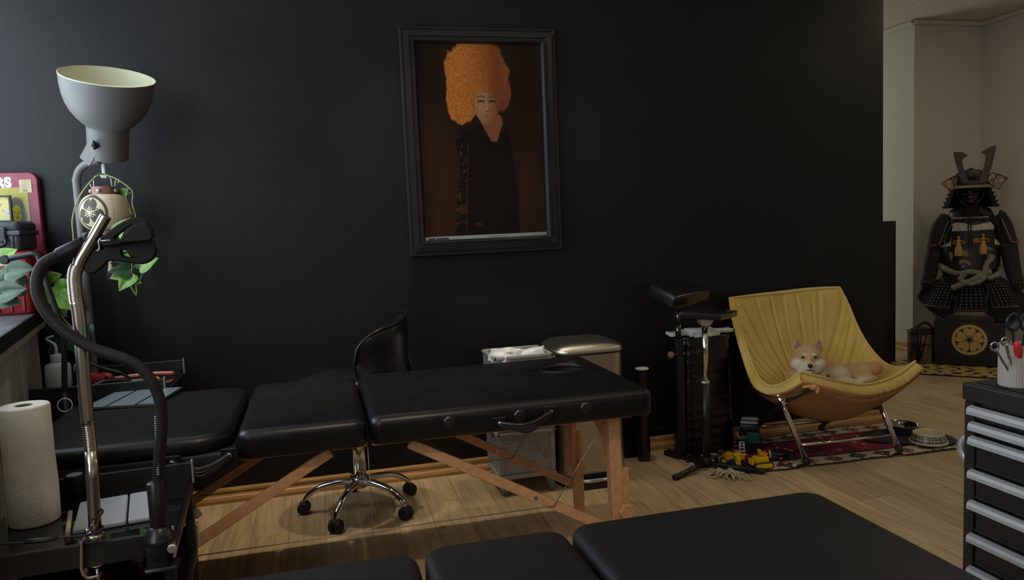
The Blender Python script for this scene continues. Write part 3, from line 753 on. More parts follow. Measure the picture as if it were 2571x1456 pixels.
# red case
def rugged_case(name, label, x0, x1, y0, y1, z0, z1, m, group=None, latches=2):
    root = thing(name, label, 'hard case', ((x0+x1)/2, (y0+y1)/2, z0)); h = z1-z0; zs = z0+h*.62
    b = bm_(); box(b, (x0+.006, y0+.006, z0), (x1-.006, y1-.006, zs-.004), .012, 3)
    for k in range(5):
        xx = x0+.03+(x1-x0-.06)*k/4; box(b, (xx-.006, y0+.001, z0+.012), (xx+.006, y0+.012, zs-.01), .002, 1)
    obj('lower_shell', b, m, root, smooth=40)
    b = bm_(); box(b, (x0+.004, y0+.004, zs+.001), (x1-.004, y1-.004, z1), .016, 3)
    for k in range(7):
        yy = y0+.03+(y1-y0-.06)*k/6; box(b, (x0+.012, yy-.004, z1-.004), (x1-.012, yy+.004, z1+.002), .0015, 1)
    obj('lid', b, m, root, smooth=40)
    b = bm_(); box(b, (x0, y0, zs-.010), (x1, y1, zs+.008), .004, 2); obj('rim', b, m, root)
    for k in range(latches):
        xx = x1-.060-k*(x1-x0-.11); b = bm_(); box(b, (xx-.015, y0-.010, zs-.032), (xx+.015, y0+.002, zs+.022), .003, 1)
        for j in range(6): box(b, (xx-.011, y0-.0125, zs-.026+j*.007), (xx+.011, y0-.009, zs-.023+j*.007), .0008, 1)
        obj('latch', b, m, root, smooth=40)
    b = bm_(); xm = (x0+x1)/2; tube(b, spline([(xm-.05, y0-.002, zs-.02), (xm-.05, y0-.022, zs-.045), (xm, y0-.028, zs-.052), (xm+.05, y0-.022, zs-.045), (xm+.05, y0-.002, zs-.02)], 5), .006, 8); obj('handle', b, 'blackplastic', root)
    return root
rugged_case('equipment_case', 'red hard plastic case standing on the sill behind the pothos leaves', -1.235, -1.012, 3.10, 3.34, SZ, 1.128, 'red')
rugged_case('equipment_case', 'small black ribbed hard case lying on top of the red case', -1.235, -1.040, 3.13, 3.33, 1.132, 1.240, 'case')
# little frame leaning on the tin
b = bm_(); fx = at(0, 495, 3.33); root = thing('small_frame', 'tiny black framed picture leaning on the tin, on the black case', 'picture frame', (-1.17, 3.325, 1.243))
frame_ring(b, -1.215, -1.125, 1.243, 1.345, [(0, 3.336), (0, 3.318), (.006, 3.318), (.007, 3.328)]); obj('frame', b, 'blackmetal', root)
b = bm_(); painted(b, 30, 34, lambda u, v: V((-1.209+.078*u, 3.327, 1.249+.09*v)), lambda u, v: (.50, .46, .14) if n2(u*4, v*4, 2) > -.1 else ((.45, .2, .05) if n2(u*7, v*7) > .1 else (.45, .42, .36))); obj('picture', b, 'vgloss', root)
# bent black tube arm of a clamp lamp by the cases
root = thing('desk_lamp_arm', 'black bent metal arm clamped beside the red case on the sill', 'lamp arm', tuple(at(140, 830, 2.83)))
b = bm_(); P = [at(10, 652, 2.83), at(60, 642, 2.83), at(90, 637, 2.83), at(100, 650, 2.83), at(120, 720, 2.83), at(148, 800, 2.83), at(160, 860, 2.83), at(162, 960, 2.83), at(163, 1000, 2.83)]
P = spline(P[:3], 3)+spline(P[3:], 5); tube(b, P, .0095, 12); obj('arm', b, 'blackmetal', root)
b = bm_(); p = at(12, 652, 2.83); cyl(b, p+V((0, -.012, 0)), p+V((0, .012, 0)), .015, 20, .002); obj('joint_knob', b, 'blackplastic', root)
b = bm_(); p = at(163, 1000, 2.83); cyl(b, (p.x, p.y, 0), (p.x, p.y, p.z+.02), .011, 12); lathe(b, [(0, 0), (.026, 0), (.026, .012), (0, .016)], (p.x, p.y, 0), 32); obj('stand', b, 'blackmetal', root)

# ================================================================== carts
def utility_cart(label, x0, x1, y0, y1, ztop, levels, tilt=0):
    """black flat-rail trolley with dark glass shelves. levels: glass heights"""
    cx, cy = (x0+x1)/2, (y0+y1)/2
    root = thing('utility_trolley', label, 'trolley', (cx, cy, 0), tilt, local=True); hx, hy = (x1-x0)/2, (y1-y0)/2
    for zl in levels:
        zt_ = zl+.045
        for s in (-1, 1):
            b = bm_(); box(b, (-hx, s*hy-.006, zl-.004), (hx, s*hy+.006, zt_), .002, 1); r_ = obj('rail', b, 'satinblack', root)
            b = bm_(); box(b, (hx-.001, s*hy-.010, zl-.012), (hx+.004, s*hy+.010, zt_+.006), .001, 1); obj('rail_end_cap', b, 'alu', r_)
        for s in (-1, 1):
            b = bm_(); box(b, (s*(hx-.020)-.020, -hy+.006, zl-.030), (s*(hx-.020)+.020, hy-.006, zl-.008), .002, 1); obj('side_rail', b, 'satinblack', root)
        b = bm_(); box(b, (-hx+.008, -hy+.007, zl-.006), (hx-.008, hy-.007, zl), 0); obj('glass_shelf', b, 'glassdark', root)
    for sx2 in (-1, 1):
        for sy in (-1, 1):
            b = bm_(); box(b, (sx2*(hx-.012)-.011, sy*(hy-.022)-.011, .065), (sx2*(hx-.012)+.011, sy*(hy-.022)+.011, levels[-1]-.03), .002, 1); obj('post', b, 'satinblack', root)
            b = bm_(); px_, py_ = sx2*(hx-.012), sy*(hy-.022); cyl(b, (px_-.012, py_, .028), (px_+.012, py_, .028), .028, 24, .004); box(b, (px_-.016, py_-.012, .03), (px_+.016, py_+.012, .066), .004, 1); obj('castor', b, 'rubber', root, smooth=40)
    return root
GZ = .507
CT = utility_cart('black trolley with dark glass shelves in the left foreground, carrying the paper roll', -.765, -.345, 1.650, 2.148, .55, (.16, .33, GZ), R(4))
C2 = utility_cart('black glass shelved trolley behind the massage table near the wall, holding pens and washing bottle', -.985, -.555, 2.90, 3.31, .655, (.22, .42, .612))

# ------------------------------------------------------------------ on the front trolley
def atg(px, py): return atz(px, py, GZ+.0005)
# paper roll
p = atg(75, 1322); p = V((p.x, p.y+.035, GZ+.001)); r_ = .0535; H_ = at(60, 1016, p.y).z-GZ-.002
root = thing('paper_towel_roll', 'standing white paper towel roll with a loose sheet end on the glass trolley', 'paper roll', tuple(p))
b = bm_(); lathe(b, [(.019, 0), (r_-.003, 0), (r_, .003), (r_+.0015, H_*.3), (r_-.0005, H_*.6), (r_, H_-.003), (r_-.003, H_), (.019, H_), (.019, 0)], p, 60); obj('paper', b, 'paper', root, smooth=50)
b = bm_(); lathe(b, [(.0185, .001), (.0185, H_-.001), (.0165, H_-.001), (.0165, .001), (.0185, .001)], p, 40); obj('cardboard_core', b, 'card', root, smooth=50)
b = bm_(); pr_ = []
for k in range(12):
    a = R(-150-60*k/11); rr = r_+.0015+.014*(k/11)**2; pr_.append((rr*cos(a), rr*sin(a)))
t = bmesh.new(); ra = [t.verts.new(p+V((x, y, .0))) for x, y in pr_]; rb = [t.verts.new(p+V((x, y, H_-.004))) for x, y in pr_]
for k in range(11): f = t.faces.new((ra[k], ra[k+1], rb[k+1], rb[k])); f.smooth = True
bmesh.ops.solidify(t, geom=t.faces[:], thickness=.0012); merge(b, t); obj('loose_sheet', b, 'paper', root)
# green soap bottle behind the roll
p = atg(136, 1250); p = V((p.x-.030, min(p.y+.02, 2.10), GZ+.001)); hb_ = at(128, 1104, p.y).z-GZ
root = thing('soap_bottle', 'clear bottle of green soap behind the paper roll', 'bottle', tuple(p))
b = bm_(); lathe(b, [(0, 0), (.033, 0), (.037, .004), (.037, hb_*.52), (0, hb_*.52)], p, 36); obj('liquid', b, 'greenliq', root, smooth=50)
b = bm_(); lathe(b, [(.037, hb_*.525), (.037, hb_*.86), (.033, hb_*.93), (.016, hb_*.96), (.014, hb_), (0, hb_)], p, 36); obj('bottle', b, 'offwhite', root, smooth=50)
b = bm_(); cyl(b, p+V((0, 0, hb_+.0005)), p+V((0, 0, hb_+.012)), .016, 24, .002); obj('cap', b, 'greenliq', root)
# black stick of tape
p = atg(185, 1252); p = V((p.x, p.y+.02, GZ+.001)); hh = at(183, 1192, p.y).z-GZ
root = thing('bandage_roll', 'black upright bandage roll with grey end on the glass trolley, behind the pale case', 'roll', tuple(p))
b = bm_(); lathe(b, [(0, 0), (.021, 0), (.0235, .004), (.0235, hh-.005), (.021, hh), (.018, hh-.001)], p, 32); obj('roll', b, 'matteblack', root, smooth=50)
b = bm_(); lathe(b, [(.0178, hh-.001), (0, hh-.0005)], p, 32); obj('roll_core', b, 'greyrubber', root)
# pale folded wireless lightbox / case
a0, a1, a2, a3 = atg(176, 1350), atg(398, 1330), atg(402, 1250), atg(196, 1275)
root = thing('tablet_case', 'pale grey folding tablet case lying on the front trolley behind the silver clamp', 'case', tuple((a0+a2)/2))
xa = V((cos(R(11)), sin(R(11)), 0)); ya = V((-xa.y, xa.x, 0)); Wd = (a1-a0).length*.96; Dp = .20; a0 = a0+V((0, .012, 0))
mt = frame_mtx(a0, xa, ya)
def folding_case(root, mt, Wd, Dp, m1, cuts, z=.012):
    prev = 0
    for c in cuts+[1]:
        b = bm_(); box(b, (Wd*prev+.002, 0, 0), (Wd*c-.002, Dp, z), .004, 2, mt); obj('panel', b, m1, root); prev = c
p_ = folding_case(root, mt, Wd, Dp, 'greycase', [.62])
b = bm_(); box(b, (.004, .004, .0125), (Wd-.004, Dp-.006, .014), .0005, 1, mt)
b.free()
# white stylus in front of it
root = thing('white_stylus', 'thin white stylus leaning beside the pale case on the trolley', 'stylus', tuple(atg(172, 1345)))
b = bm_(); tube(b, [atg(170, 1348)+V((0, 0, .006)), atg(182, 1292)+V((-.004, 0, .006))], .0055, 12); obj('stylus', b, 'ceram', root)
# small copper bottle deeper in the trolley
p = V((-.50, 2.08, .331)); root = thing('copper_jar', 'small copper coloured jar with black lid on the trolley, behind the pale case', 'jar', tuple(p))
b = bm_(); lathe(b, [(0, 0), (.017, 0), (.017, .035), (.012, .040)], p, 24); obj('jar', b, 'terracotta', root, smooth=50)
b = bm_(); cyl(b, p+V((0, 0, .040)), p+V((0, 0, .055)), .014, 20, .002); obj('lid', b, 'blackplastic', root)
# cable + connector lying on the rail
root = thing('power_cable', 'black cable with inline plug lying on the rail of the front trolley', 'cable', tuple(at(150, 1350, 1.655)))
YR = 1.634
b = bm_(); pts = [at(-30, 1366, YR), at(0, 1365, YR), at(60, 1362, YR), at(150, 1350, YR), at(215, 1343, YR), at(245, 1335, YR), at(256, 1325, YR+.006), at(255, 1320, YR+.02), at(230, 1312, YR+.02), at(226, 1308, YR), at(252, 1292, YR), at(258, 1284, YR+.01), at(254, 1277, YR+.018)]
tube(b, spline(pts, 6), .0022, 8); obj('cable', b, 'blackcable', root)
b = bm_(); tube(b, [at(62, 1362, YR), at(72, 1360, YR), at(125, 1354, YR), at(145, 1351, YR)], [.003, .0052, .0052, .003], 12); obj('plug', b, 'blackplastic', root)

# silver gooseneck with C clamp
YS = 1.645
root = thing('gooseneck_clamp_arm', 'silver gooseneck arm with a C clamp on the front trolley rail', 'gooseneck arm', tuple(at(240, 1340, YS)))
G = [(240, 1348), (237, 1290), (232, 1200), (229, 1130)]
b = bm_(); tube(b, [at(*q, YS) for q in G], .0118, 20); obj('lower_tube', b, 'bronze', root)
def ribbed(pts, r, n, name, m, root):
    P = spline(pts, 26); b = bm_(); tot = len(P); rr = [r*(1+.07*(1 if (i % 3) else -1)) for i in range(tot)]
    tube(b, P, rr, 20); return obj(name, b, m, root)
ribbed([at(q[0], q[1], YS) for q in ((229, 1132), (226, 1100), (221, 1062))], .0112, 30, 'flexible_joint', 'bronze', root)
b = bm_(); tube(b, spline([at(q[0], q[1], YS) for q in ((221, 1065), (214, 990), (207, 900), (199, 800), (192, 755))], 6), .0122, 20); obj('middle_tube', b, 'bronze', root)
ribbed([at(q[0], q[1], YS) for q in ((192, 757), (189, 730), (187, 705), (189, 682), (195, 668))], .0122, 30, 'flexible_joint', 'bronze', root)
b = bm_(); tube(b, spline([at(q[0], q[1], YS) for k, q in enumerate(((195, 670), (203, 650), (222, 618), (240, 588), (258, 556), (266, 542)))], 6), .0108, 20); obj('upper_tube', b, 'bronze', root)
b = bm_(); cyl(b, at(239, 1352, YS), at(239, 1338, YS), .018, 24, .003); 
P = [at(254, 1345, YS), at(214, 1348, YS), at(207, 1356, YS), at(207, 1425, YS), at(214, 1440, YS), at(225, 1447, YS), at(250, 1442, YS)]
for u, w in zip(P, P[1:]): bar(b, u, w+(w-u).normalized()*.002, .022, .0065, .0015, (0, 1, 0) if False else (w-u).cross(V((0, 1, 0))))
obj('c_clamp', b, 'bronze', root)
b = bm_(); sc0 = at(243, 1420, YS); cyl(b, (sc0.x, YS, at(243, 1456, YS).z-.02), (sc0.x, YS, sc0.z), .0035, 12); cyl(b, (sc0.x, YS, sc0.z), (sc0.x, YS, sc0.z+.003), .012, 20)
obj('clamp_screw', b, 'bronze', root)
b = bm_(); q_ = at(225, 1330, YS-.012); cyl(b, q_, q_+V((-.006, -.006, 0)), .004, 12); obj('grub_screw', b, 'chrome', root)

# black gooseneck phone holder
YB = 1.655
root = thing('phone_holder', 'black flexible gooseneck holder with wide spring jaws clamped to the front trolley', 'phone holder', tuple(at(405, 1340, YB)))
gp = [(398, 1215), (400, 1150), (406, 1080), (404, 1020), (388, 970), (355, 925), (310, 900), (240, 877), (175, 840), (125, 795), (97, 745), (93, 700), (110, 662), (150, 640)]
b = bm_(); tube(b, spline([at(x, y, YB-.03*sin(pi*i/13)) for i, (x, y) in enumerate(gp)], 8), .0112, 16); obj('gooseneck', b, mat('black corded sleeve', (.008, .008, .008), .6, bump=.6, bump_scale=300), root)
b = bm_()
for i in range(26):
    t_ = i/26; q_ = at(392+6*t_, 1040+150*(1-t_) if False else 1045+150*t_, YB-.012); tube(b, [q_+V((-.003, -.003, .001)), q_+V((.003, -.0045, -.0016))], .0009, 5)
obj('zip_teeth', b, 'alu', root)
b = bm_(); tube(b, [at(146, 643, YB), at(150, 641, YB), at(213, 611, YB), at(216, 609, YB)], [.0125, .0150, .0150, .0135], 20); obj('end_sleeve', b, 'matteblack', root)
b = bm_(); tube(b, [at(216, 604, YB), at(219, 603, YB), at(262, 612, YB), at(266, 613, YB)], [.0155, .0175, .0175, .015], 20); obj('swivel_socket', b, 'matteblack', root)
def pxl(z): return (150+z[0]/3.83, 380+z[1]/3.83)
def jaw(name, outer, holes, Y, th):
    def loc(z): q_ = at(*pxl(z), Y); return (q_.x, q_.z)
    t = shape([[loc(z) for z in [(p_.x, p_.y) for p_ in closed_spline(l, 4)]] for l in [outer]+holes], th, frame_mtx((0, Y, 0), (1, 0, 0), (0, 0, 1)), .003)
    b = bm_(); add(b, t); return obj(name, b, 'matteblack', root, smooth=40)
jaw('upper_jaw', [(395, 860), (470, 795), (600, 700), (720, 650), (800, 662), (860, 720), (890, 795), (872, 832), (800, 845), (640, 870), (520, 890), (430, 900)], [[(520, 825), (620, 745), (690, 702), (725, 708), (650, 760), (600, 855), (545, 858)], [(680, 825), (735, 800), (735, 812), (690, 832)]], YB-.022, .018)
jaw('lower_jaw', [(380, 900), (500, 893), (640, 885), (730, 862), (830, 832), (885, 862), (915, 940), (905, 1000), (860, 1048), (780, 1070), (600, 1045), (480, 1038), (420, 1090), (340, 1155), (285, 1160), (245, 1095), (262, 1040), (330, 985)], [[(585, 945), (650, 940), (700, 1000), (775, 1015), (765, 1030), (615, 1018)]], YB-.002, .018)
jaw('jaw_pad', [(600, 860), (700, 740), (800, 700), (860, 760), (880, 830), (800, 850)], [], YB-.036, .008)
jaw('jaw_pad', [(640, 900), (760, 870), (850, 860), (900, 930), (880, 1000), (760, 1040), (700, 990)], [], YB+.014, .008)
b = bm_(); tube(b, spline([at(x, y, YB-.035) for x, y in ((253, 598), (247, 606), (249, 617), (249, 626), (243, 630))], 5), .0012, 6); tube(b, [at(252, 605, YB-.036), at(278, 603, YB-.036)], .0018, 6); obj('spring', b, 'alu', root)
b = bm_(); a_, c_ = at(392, 1212, YB), at(400, 1318, YB); tube(b, [at(391, 1208, YB), a_, c_], [.0165, .0185, .0175], 24); obj('stem_socket', b, 'blackplastic', root, smooth=50)
b = bm_(); cz = at(400, 1345, YB); lathe(b, [(.0165, .022), (.022, .018), (.031, -.002), (.033, -.008), (.030, -.014), (0, -.016)], cz, 30); obj('collar', b, 'blackplastic', root, smooth=50)
b = bm_(); z1_ = at(402, 1420, YB).z
box(b, (cz.x-.026, YB-.018, z1_+.002), (cz.x+.016, YB-.010+.0, cz.z-.014), .005, 2); box(b, (cz.x-.032, YB-.022, z1_-.008), (cz.x+.034, YB+.03, z1_+.004), .006, 3)
obj('clamp_body', b, 'blackplastic', root, smooth=40)
b = bm_(); q_ = at(433, 1374, YB-.018); cyl(b, q_, q_+V((0, -.010, 0)), .0095, 20, .002); obj('clamp_knob', b, 'alu', root)

# ------------------------------------------------------------------ on the massage table and rear trolley
tz_ = ZT+.0035
root = thing('folding_tray', 'dark grey three panel folding tray lying on the foot end of the massage table', 'tray', tuple(atz(295, 1005, tz_)))
a0 = atz(205, 1033, tz_); a1 = atz(391, 1022, tz_); xa = (a1-a0).normalized(); mt = frame_mtx(a0, xa, V((-xa.y, xa.x, 0)))
Wd = (a1-a0).length; Dp = .27
b = bm_(); box(b, (0, 0, 0), (Wd, Dp, .009), .004, 2, mt); obj('tray_body', b, 'blackplastic', root)
for u0, u1 in ((.02, .30), (.335, .70), (.735, .975)):
    b = bm_(); box(b, (Wd*u0, .010, .0095), (Wd*u1, Dp-.012, .011), .0008, 1, mt); obj('panel', b, 'bluegrey', root)
G2 = .613
p = V((-.950, 3.10, G2)); hb_ = at(170, 905, 3.10).z-G2
root = thing('washing_bottle', 'white translucent squeeze bottle with bent spout on the rear trolley', 'bottle', tuple(p))
b = bm_(); lathe(b, [(0, 0), (.040, 0), (.043, .004), (.043, hb_*.82), (.038, hb_*.90), (.020, hb_*.985), (.018, hb_)], p, 36); obj('bottle', b, 'offwhite', root, smooth=50)
b = bm_(); lathe(b, [(.0205, hb_), (.0215, hb_+.003), (.0215, hb_+.024), (.018, hb_+.027), (0, hb_+.027)], p, 28); obj('screw_cap', b, 'offwhite', root, smooth=50)
b = bm_(); pz_ = p+V((0, 0, hb_+.026)); tube(b, spline([pz_, pz_+V((.0, 0, .025)), pz_+V((-.006, 0, .040)), pz_+V((-.028, 0, .060)), at(134, 843, 3.10)], 8), [.0052]*17+[.0048-.0001*k for k in range(16)] , 10); obj('spout', b, 'offwhite', root)
root = thing('paint_pen', 'grey marker with orange cap lying on the rear trolley in front of the black wall', 'marker', tuple(at(390, 932, 3.16)))
a_, c_ = V((-.760, 3.06, G2+.011)), V((-.605, 3.09, G2+.011)); 
b = bm_(); d = (c_-a_); tube(b, [a_, a_+d*.03, a_+d*.62], [.006, .0095, .0095], 14); obj('barrel', b, 'toygrey', root)
b = bm_(); tube(b, [a_+d*.625, a_+d*.93, a_+d], [.0105, .0105, .007], 14); obj('cap', b, 'orange', root)
root = thing('salmon_pen', 'long salmon coloured pen lying behind the orange capped marker on the rear trolley', 'pen', (-.70, 3.17, G2))
b = bm_(); tube(b, spline([(-.80, 3.165, G2+.008), (-.77, 3.17, G2+.014), (-.65, 3.18, G2+.018), (-.575, 3.20, G2+.010)], 6), .0075, 12); obj('pen', b, 'salmon', root)
# bundle of tattoo machine grips, cables
root = thing('tool_bundle', 'jumble of red and black hand tools with coiled leads on the rear trolley', 'tools', (-.83, 3.12, G2))
b = bm_(); box(b, (-.845, 3.07, G2+.012), (-.790, 3.11, G2+.052), .010, 2, Matrix.Translation((-.82, 3.09, G2+.03)) @ Matrix.Rotation(R(20), 4, 'Y') @ Matrix.Translation((.82, -3.09, -G2-.03)))
obj('red_grip', b, 'toyred', root, smooth=40)
b = bm_(); tube(b, [(-.80, 3.09, G2+.045), (-.775, 3.08, G2+.040), (-.765, 3.07, G2+.03)], .011, 12); obj('red_grip', b, 'toyred', root)
for k in range(4):
    b = bm_(); x = -.885+.011*k; bar(b, (x, 3.06, G2+.006), (x+.018, 3.075, G2+.058), .006, .004, .001); obj('needle_bar', b, 'greyplastic', root)
b = bm_(); tube(b, spline([(-.90, 3.10, G2+.02), (-.86, 3.12, G2+.085), (-.82, 3.11, G2+.075), (-.78, 3.10, G2+.06), (-.74, 3.08, G2+.05), (-.71, 3.09, G2+.02), (-.74, 3.10, G2+.008), (-.80, 3.12, G2+.012)], 8), .006, 10); obj('lead', b, 'blackcable', root)
b = bm_(); tube(b, spline([(-.885, 3.06, G2+.07), (-.878, 3.05, G2+.095), (-.855, 3.06, G2+.075), (-.84, 3.07, G2+.065)], 6), .0028, 8); obj('brass_hook', b, 'ceram', root)
b = bm_(); tube(b, spline([(-.86, 3.03, G2+.008), (-.82, 3.02, G2+.015), (-.77, 3.03, G2+.03), (-.70, 3.06, G2+.018)], 6), .009, 10); obj('black_grip', b, 'blackplastic', root)
# box with charging ring beside the foot end
root = thing('power_box', 'black box with cables and a white ring behind the foot end of the massage table', 'box', (-.94, 2.79, 0))
b = bm_(); box(b, (-.985, 2.765, 0), (-.895, 2.81, .57), .006, 2); obj('box', b, 'matteblack', root)
b = bm_(); rc = at(163, 1017, 2.76); N = 30; tube(b, [rc+V((.022*cos(2*pi*k/N), 0, .022*sin(2*pi*k/N))) for k in range(N)], .0022, 8, closed=True); obj('white_ring', b, 'white', root)
b = bm_(); box(b, (-.98, 2.77, .571), (-.935, 2.80, .581), .002, 1); obj('plug', b, 'panelwhite', root)
b = bm_(); tube(b, spline([(-.935, 2.79, .576), (-.91, 2.78, .582), (-.895, 2.76, .56), (-.892, 2.755, .51)], 6), .0022, 6); obj('cable', b, 'blackcable', root)

# ------------------------------------------------------------------ stool
SC = V((.118, 3.12, 0))
root = thing('swivel_stool', 'black swivel stool with curved back and chrome five star base, behind the massage table', 'stool', tuple(SC))
b = bm_(); cyl(b, SC+V((0, 0, .115)), SC+V((0, 0, .42)), .0255, 28); cyl(b, SC+V((0, 0, .42)), SC+V((0, 0, .50)), .015, 20); obj('gas_column', b, 'chrome', root)
b = bm_(); lathe(b, [(0, .095), (.022, .095), (.034, .105), (.036, .135), (.030, .142), (0, .142)], SC, 28); obj('hub', b, 'chrome', root, smooth=50)
for a in (-118, -46, 26, 98, 170):
    d = V((cos(R(a)), sin(R(a)), 0)); e = SC+d*.235
    b = bm_(); tube(b, spline([SC+d*.025+V((0, 0, .122)), SC+d*.09+V((0, 0, .122)), SC+d*.16+V((0, 0, .108)), SC+d*.212+V((0, 0, .078)), e+V((0, 0, .050))], 6), [.018-.0003*k for k in range(25)], 14, flat=.8); 
    l = obj('base_arm', b, 'chrome', root)
    b = bm_(); s = V((-d.y, d.x, 0))
    cyl(b, e+s*.006+V((0, 0, .025)), e+s*.024+V((0, 0, .025)), .025, 22, .004); cyl(b, e-s*.024+V((0, 0, .025)), e-s*.006+V((0, 0, .025)), .025, 22, .004)
    cyl(b, e-s*.016+V((0, 0, .034)), e+s*.016+V((0, 0, .034)), .020, 18, .003); cyl(b, e+V((0, 0, .03)), e+V((0, 0, .056)), .007, 10); obj('castor', b, 'rubber', l, smooth=40)
b = bm_(); lathe(b, [(0, .50), (.16, .50), (.185, .512), (.190, .535), (.182, .560), (.15, .572), (0, .575)], SC+V((-.03, 0, .0)), 48); obj('seat', b, 'vinyl3', root, smooth=True)
# curved backrest pad
b = bm_(); NA, NH = 30, 14; cc = SC+V((.0, 0, 0)); faces = []
def pad(u, v, off):
    a = R(-92+128*u); zc = .672; hh2 = .116*(1-abs(2*u-1)**(4.2 if u < .5 else 7))**.5+.004; z = zc+(.060*(u-.5))+hh2*(2*v-1); rr = .205+off*(1-abs(2*v-1)**4)*(1-abs(2*u-1)**6)+.018*((2*v-1)**2)
    return V((cc.x+rr*cos(a), cc.y+rr*sin(a), z))
go = [[b.verts.new(pad(i/NA, j/NH, .020)) for i in range(NA+1)] for j in range(NH+1)]
gi = [[b.verts.new(pad(i/NA, j/NH, -.020)) for i in range(NA+1)] for j in range(NH+1)]
for g, fl in ((go, 0), (gi, 1)):
    for j in range(NH):
        for i in range(NA):
            q_ = (g[j][i], g[j][i+1], g[j+1][i+1], g[j+1][i]); b.faces.new(q_[::-1] if fl else q_)
bmesh.ops.remove_doubles(b, verts=b.verts, dist=.0008)
obj('backrest', b, 'vinyl3', root, smooth=True)
b = bm_(); loop = [pad(i/NA, 1, 0) for i in range(NA+1)]+[pad(1-i/NA, 0, 0) for i in range(NA+1)]
tube(b, loop, .0055, 8, closed=True); obj('piping', b, 'vinyl3', root)
b = bm_(); tube(b, spline([SC+V((.08, 0, .495)), SC+V((.20, -.03, .50)), SC+V((.232, -.06, .56)), SC+V((.212, -.05, .66))], 6), .011, 12); obj('back_support', b, 'blackmetal', root)

# ------------------------------------------------------------------ crate stack on dolly
CX0, CX1, CY0, CY1 = .692, .948, 3.05, 3.285
def crate(label, z0, z1, hole_d, rows_solid, col='greyplastic'):
    root = thing('mesh_crate', label, 'crate', ((CX0+CX1)/2, (CY0+CY1)/2, z0)); h = z1-z0
    i = .010
    def wall(name, org, xax, L_, with_handle):
        outer = [(0, .006), (L_, .006), (L_, h-.006), (0, h-.006)]; holes = []
        n = int((L_-.036)/hole_d); m_ = int((h-.050)/(hole_d*.88))
        for r2 in range(m_):
            for k in range(n-(r2 % 2)):
                cx = L_/2+(k-(n-(r2 % 2)-1)/2)*hole_d; cz = .024+r2*hole_d*.88
                if with_handle and abs(cx-L_/2) < .055 and cz > h-.10: continue
                holes.append([(cx+hole_d*.40*cos(2*pi*q/8), cz+hole_d*.40*sin(2*pi*q/8)) for q in range(8)])
        if with_handle: holes.append([(L_/2-.045, h-.055), (L_/2+.045, h-.055), (L_/2+.045, h-.028), (L_/2-.045, h-.028)])
        t = shape([outer]+holes, .003, frame_mtx(org, xax, (0, 0, 1))); b = bm_(); add(b, t); obj(name, b, col, root)
    wall('front_wall', (CX0+i, CY0+i, z0), (1, 0, 0), CX1-CX0-2*i, False); wall('back_wall', (CX0+i, CY1-i, z0), (1, 0, 0), CX1-CX0-2*i, False)
    wall('side_wall', (CX0+i, CY0+i, z0), (0, 1, 0), CY1-CY0-2*i, True); wall('side_wall', (CX1-i, CY0+i, z0), (0, 1, 0), CY1-CY0-2*i, True)
    b = bm_(); box(b, (CX0+i, CY0+i, z0), (CX1-i, CY1-i, z0+.006))
    for x in (CX0+.013, CX1-.013):
        for y in (CY0+.013, CY1-.013): box(b, (x-.011, y-.011, z0), (x+.011, y+.011, z1-.004), .003, 1)
    obj('base_and_corners', b, col, root)
    b = bm_()
    for z in (z1-.014, ):
        box(b, (CX0-.004, CY0-.004, z), (CX1+.004, CY0+.012, z1), .004, 2); box(b, (CX0-.004, CY1-.012, z), (CX1+.004, CY1+.004, z1), .004, 2)
        box(b, (CX0-.004, CY0-.004, z), (CX0+.012, CY1+.004, z1), .004, 2); box(b, (CX1-.012, CY0-.004, z), (CX1+.004, CY1+.004, z1), .004, 2)
    obj('top_rim', b, col, root, smooth=40)
    return root
zc = .272
crate('grey perforated crate at the bottom of the stack, full of white tissue packets', .088, zc, .0190, 0)
crate('grey perforated crate on top of the stack, heaped with white tissue packets', zc+.001, .600, .0190, 0)
def crumple(bm, lo, hi, seed, amp=.012, nx=16, ny=16, nz=8):
    t = bmesh.new(); bmesh.ops.create_cube(t, size=1); bmesh.ops.subdivide_edges(t, edges=t.edges[:], cuts=14, use_grid_fill=True)
    lo, hi = V(lo), V(hi); s = hi-lo; c = (lo+hi)/2
    for v in t.verts:
        q_ = V((v.co.x*s.x, v.co.y*s.y, v.co.z*s.z))+c; nn = noise.noise_vector(q_*22+V((seed, 0, 0))); q_ += V((nn.x, nn.y, nn.z))*amp
        v.co = V((min(max(q_.x, lo.x), hi.x), min(max(q_.y, lo.y), hi.y), q_.z))
    merge(bm, t)
for i_, (z0, z1, lb) in enumerate(((.098, .262, 'bundle of white tissue packets inside the bottom crate'), (.283, .575, 'bundle of white tissue packets inside the top crate'))):
    b = bm_(); crumple(b, (CX0+.026, CY0+.016, z0), (CX1-.026, CY1-.020, z1-.012), i_*3, .008); o = obj('tissue_packets', b, 'linen'); tag(o, lb, 'tissue packets', kind='stuff')
for i_, (x, y, z, rz, ry, L_, lb) in enumerate(((.79, 3.16, .590, 18, 8, .15, 'large crumpled white tissue packet heaped highest on the top crate'), (.885, 3.13, .588, -20, -12, .10, 'smaller white tissue packet at the right end of the top crate'), (.735, 3.10, .584, 40, 4, .07, 'flat white tissue packet at the left end of the top crate'))):
    t = bmesh.new(); crumple(t, (-L_/2, -.05, -.010), (L_/2, .05, .016), i_*7, .010)
    for v in t.verts:
        if v.co.z > 0: v.co.z += .016*(1-abs(v.co.x)/(L_/2))*(1-abs(v.co.y)/.05)
    bmesh.ops.transform(t, matrix=Matrix.Translation((x, y, z)) @ Matrix.Rotation(R(rz), 4, 'Z') @ Matrix.Rotation(R(ry), 4, 'Y'), verts=t.verts)
    b = bm_(); merge(b, t); o = obj('tissue_packet', b, 'linen'); tag(o, lb, 'tissue packet', 'tissue packets on the top crate')
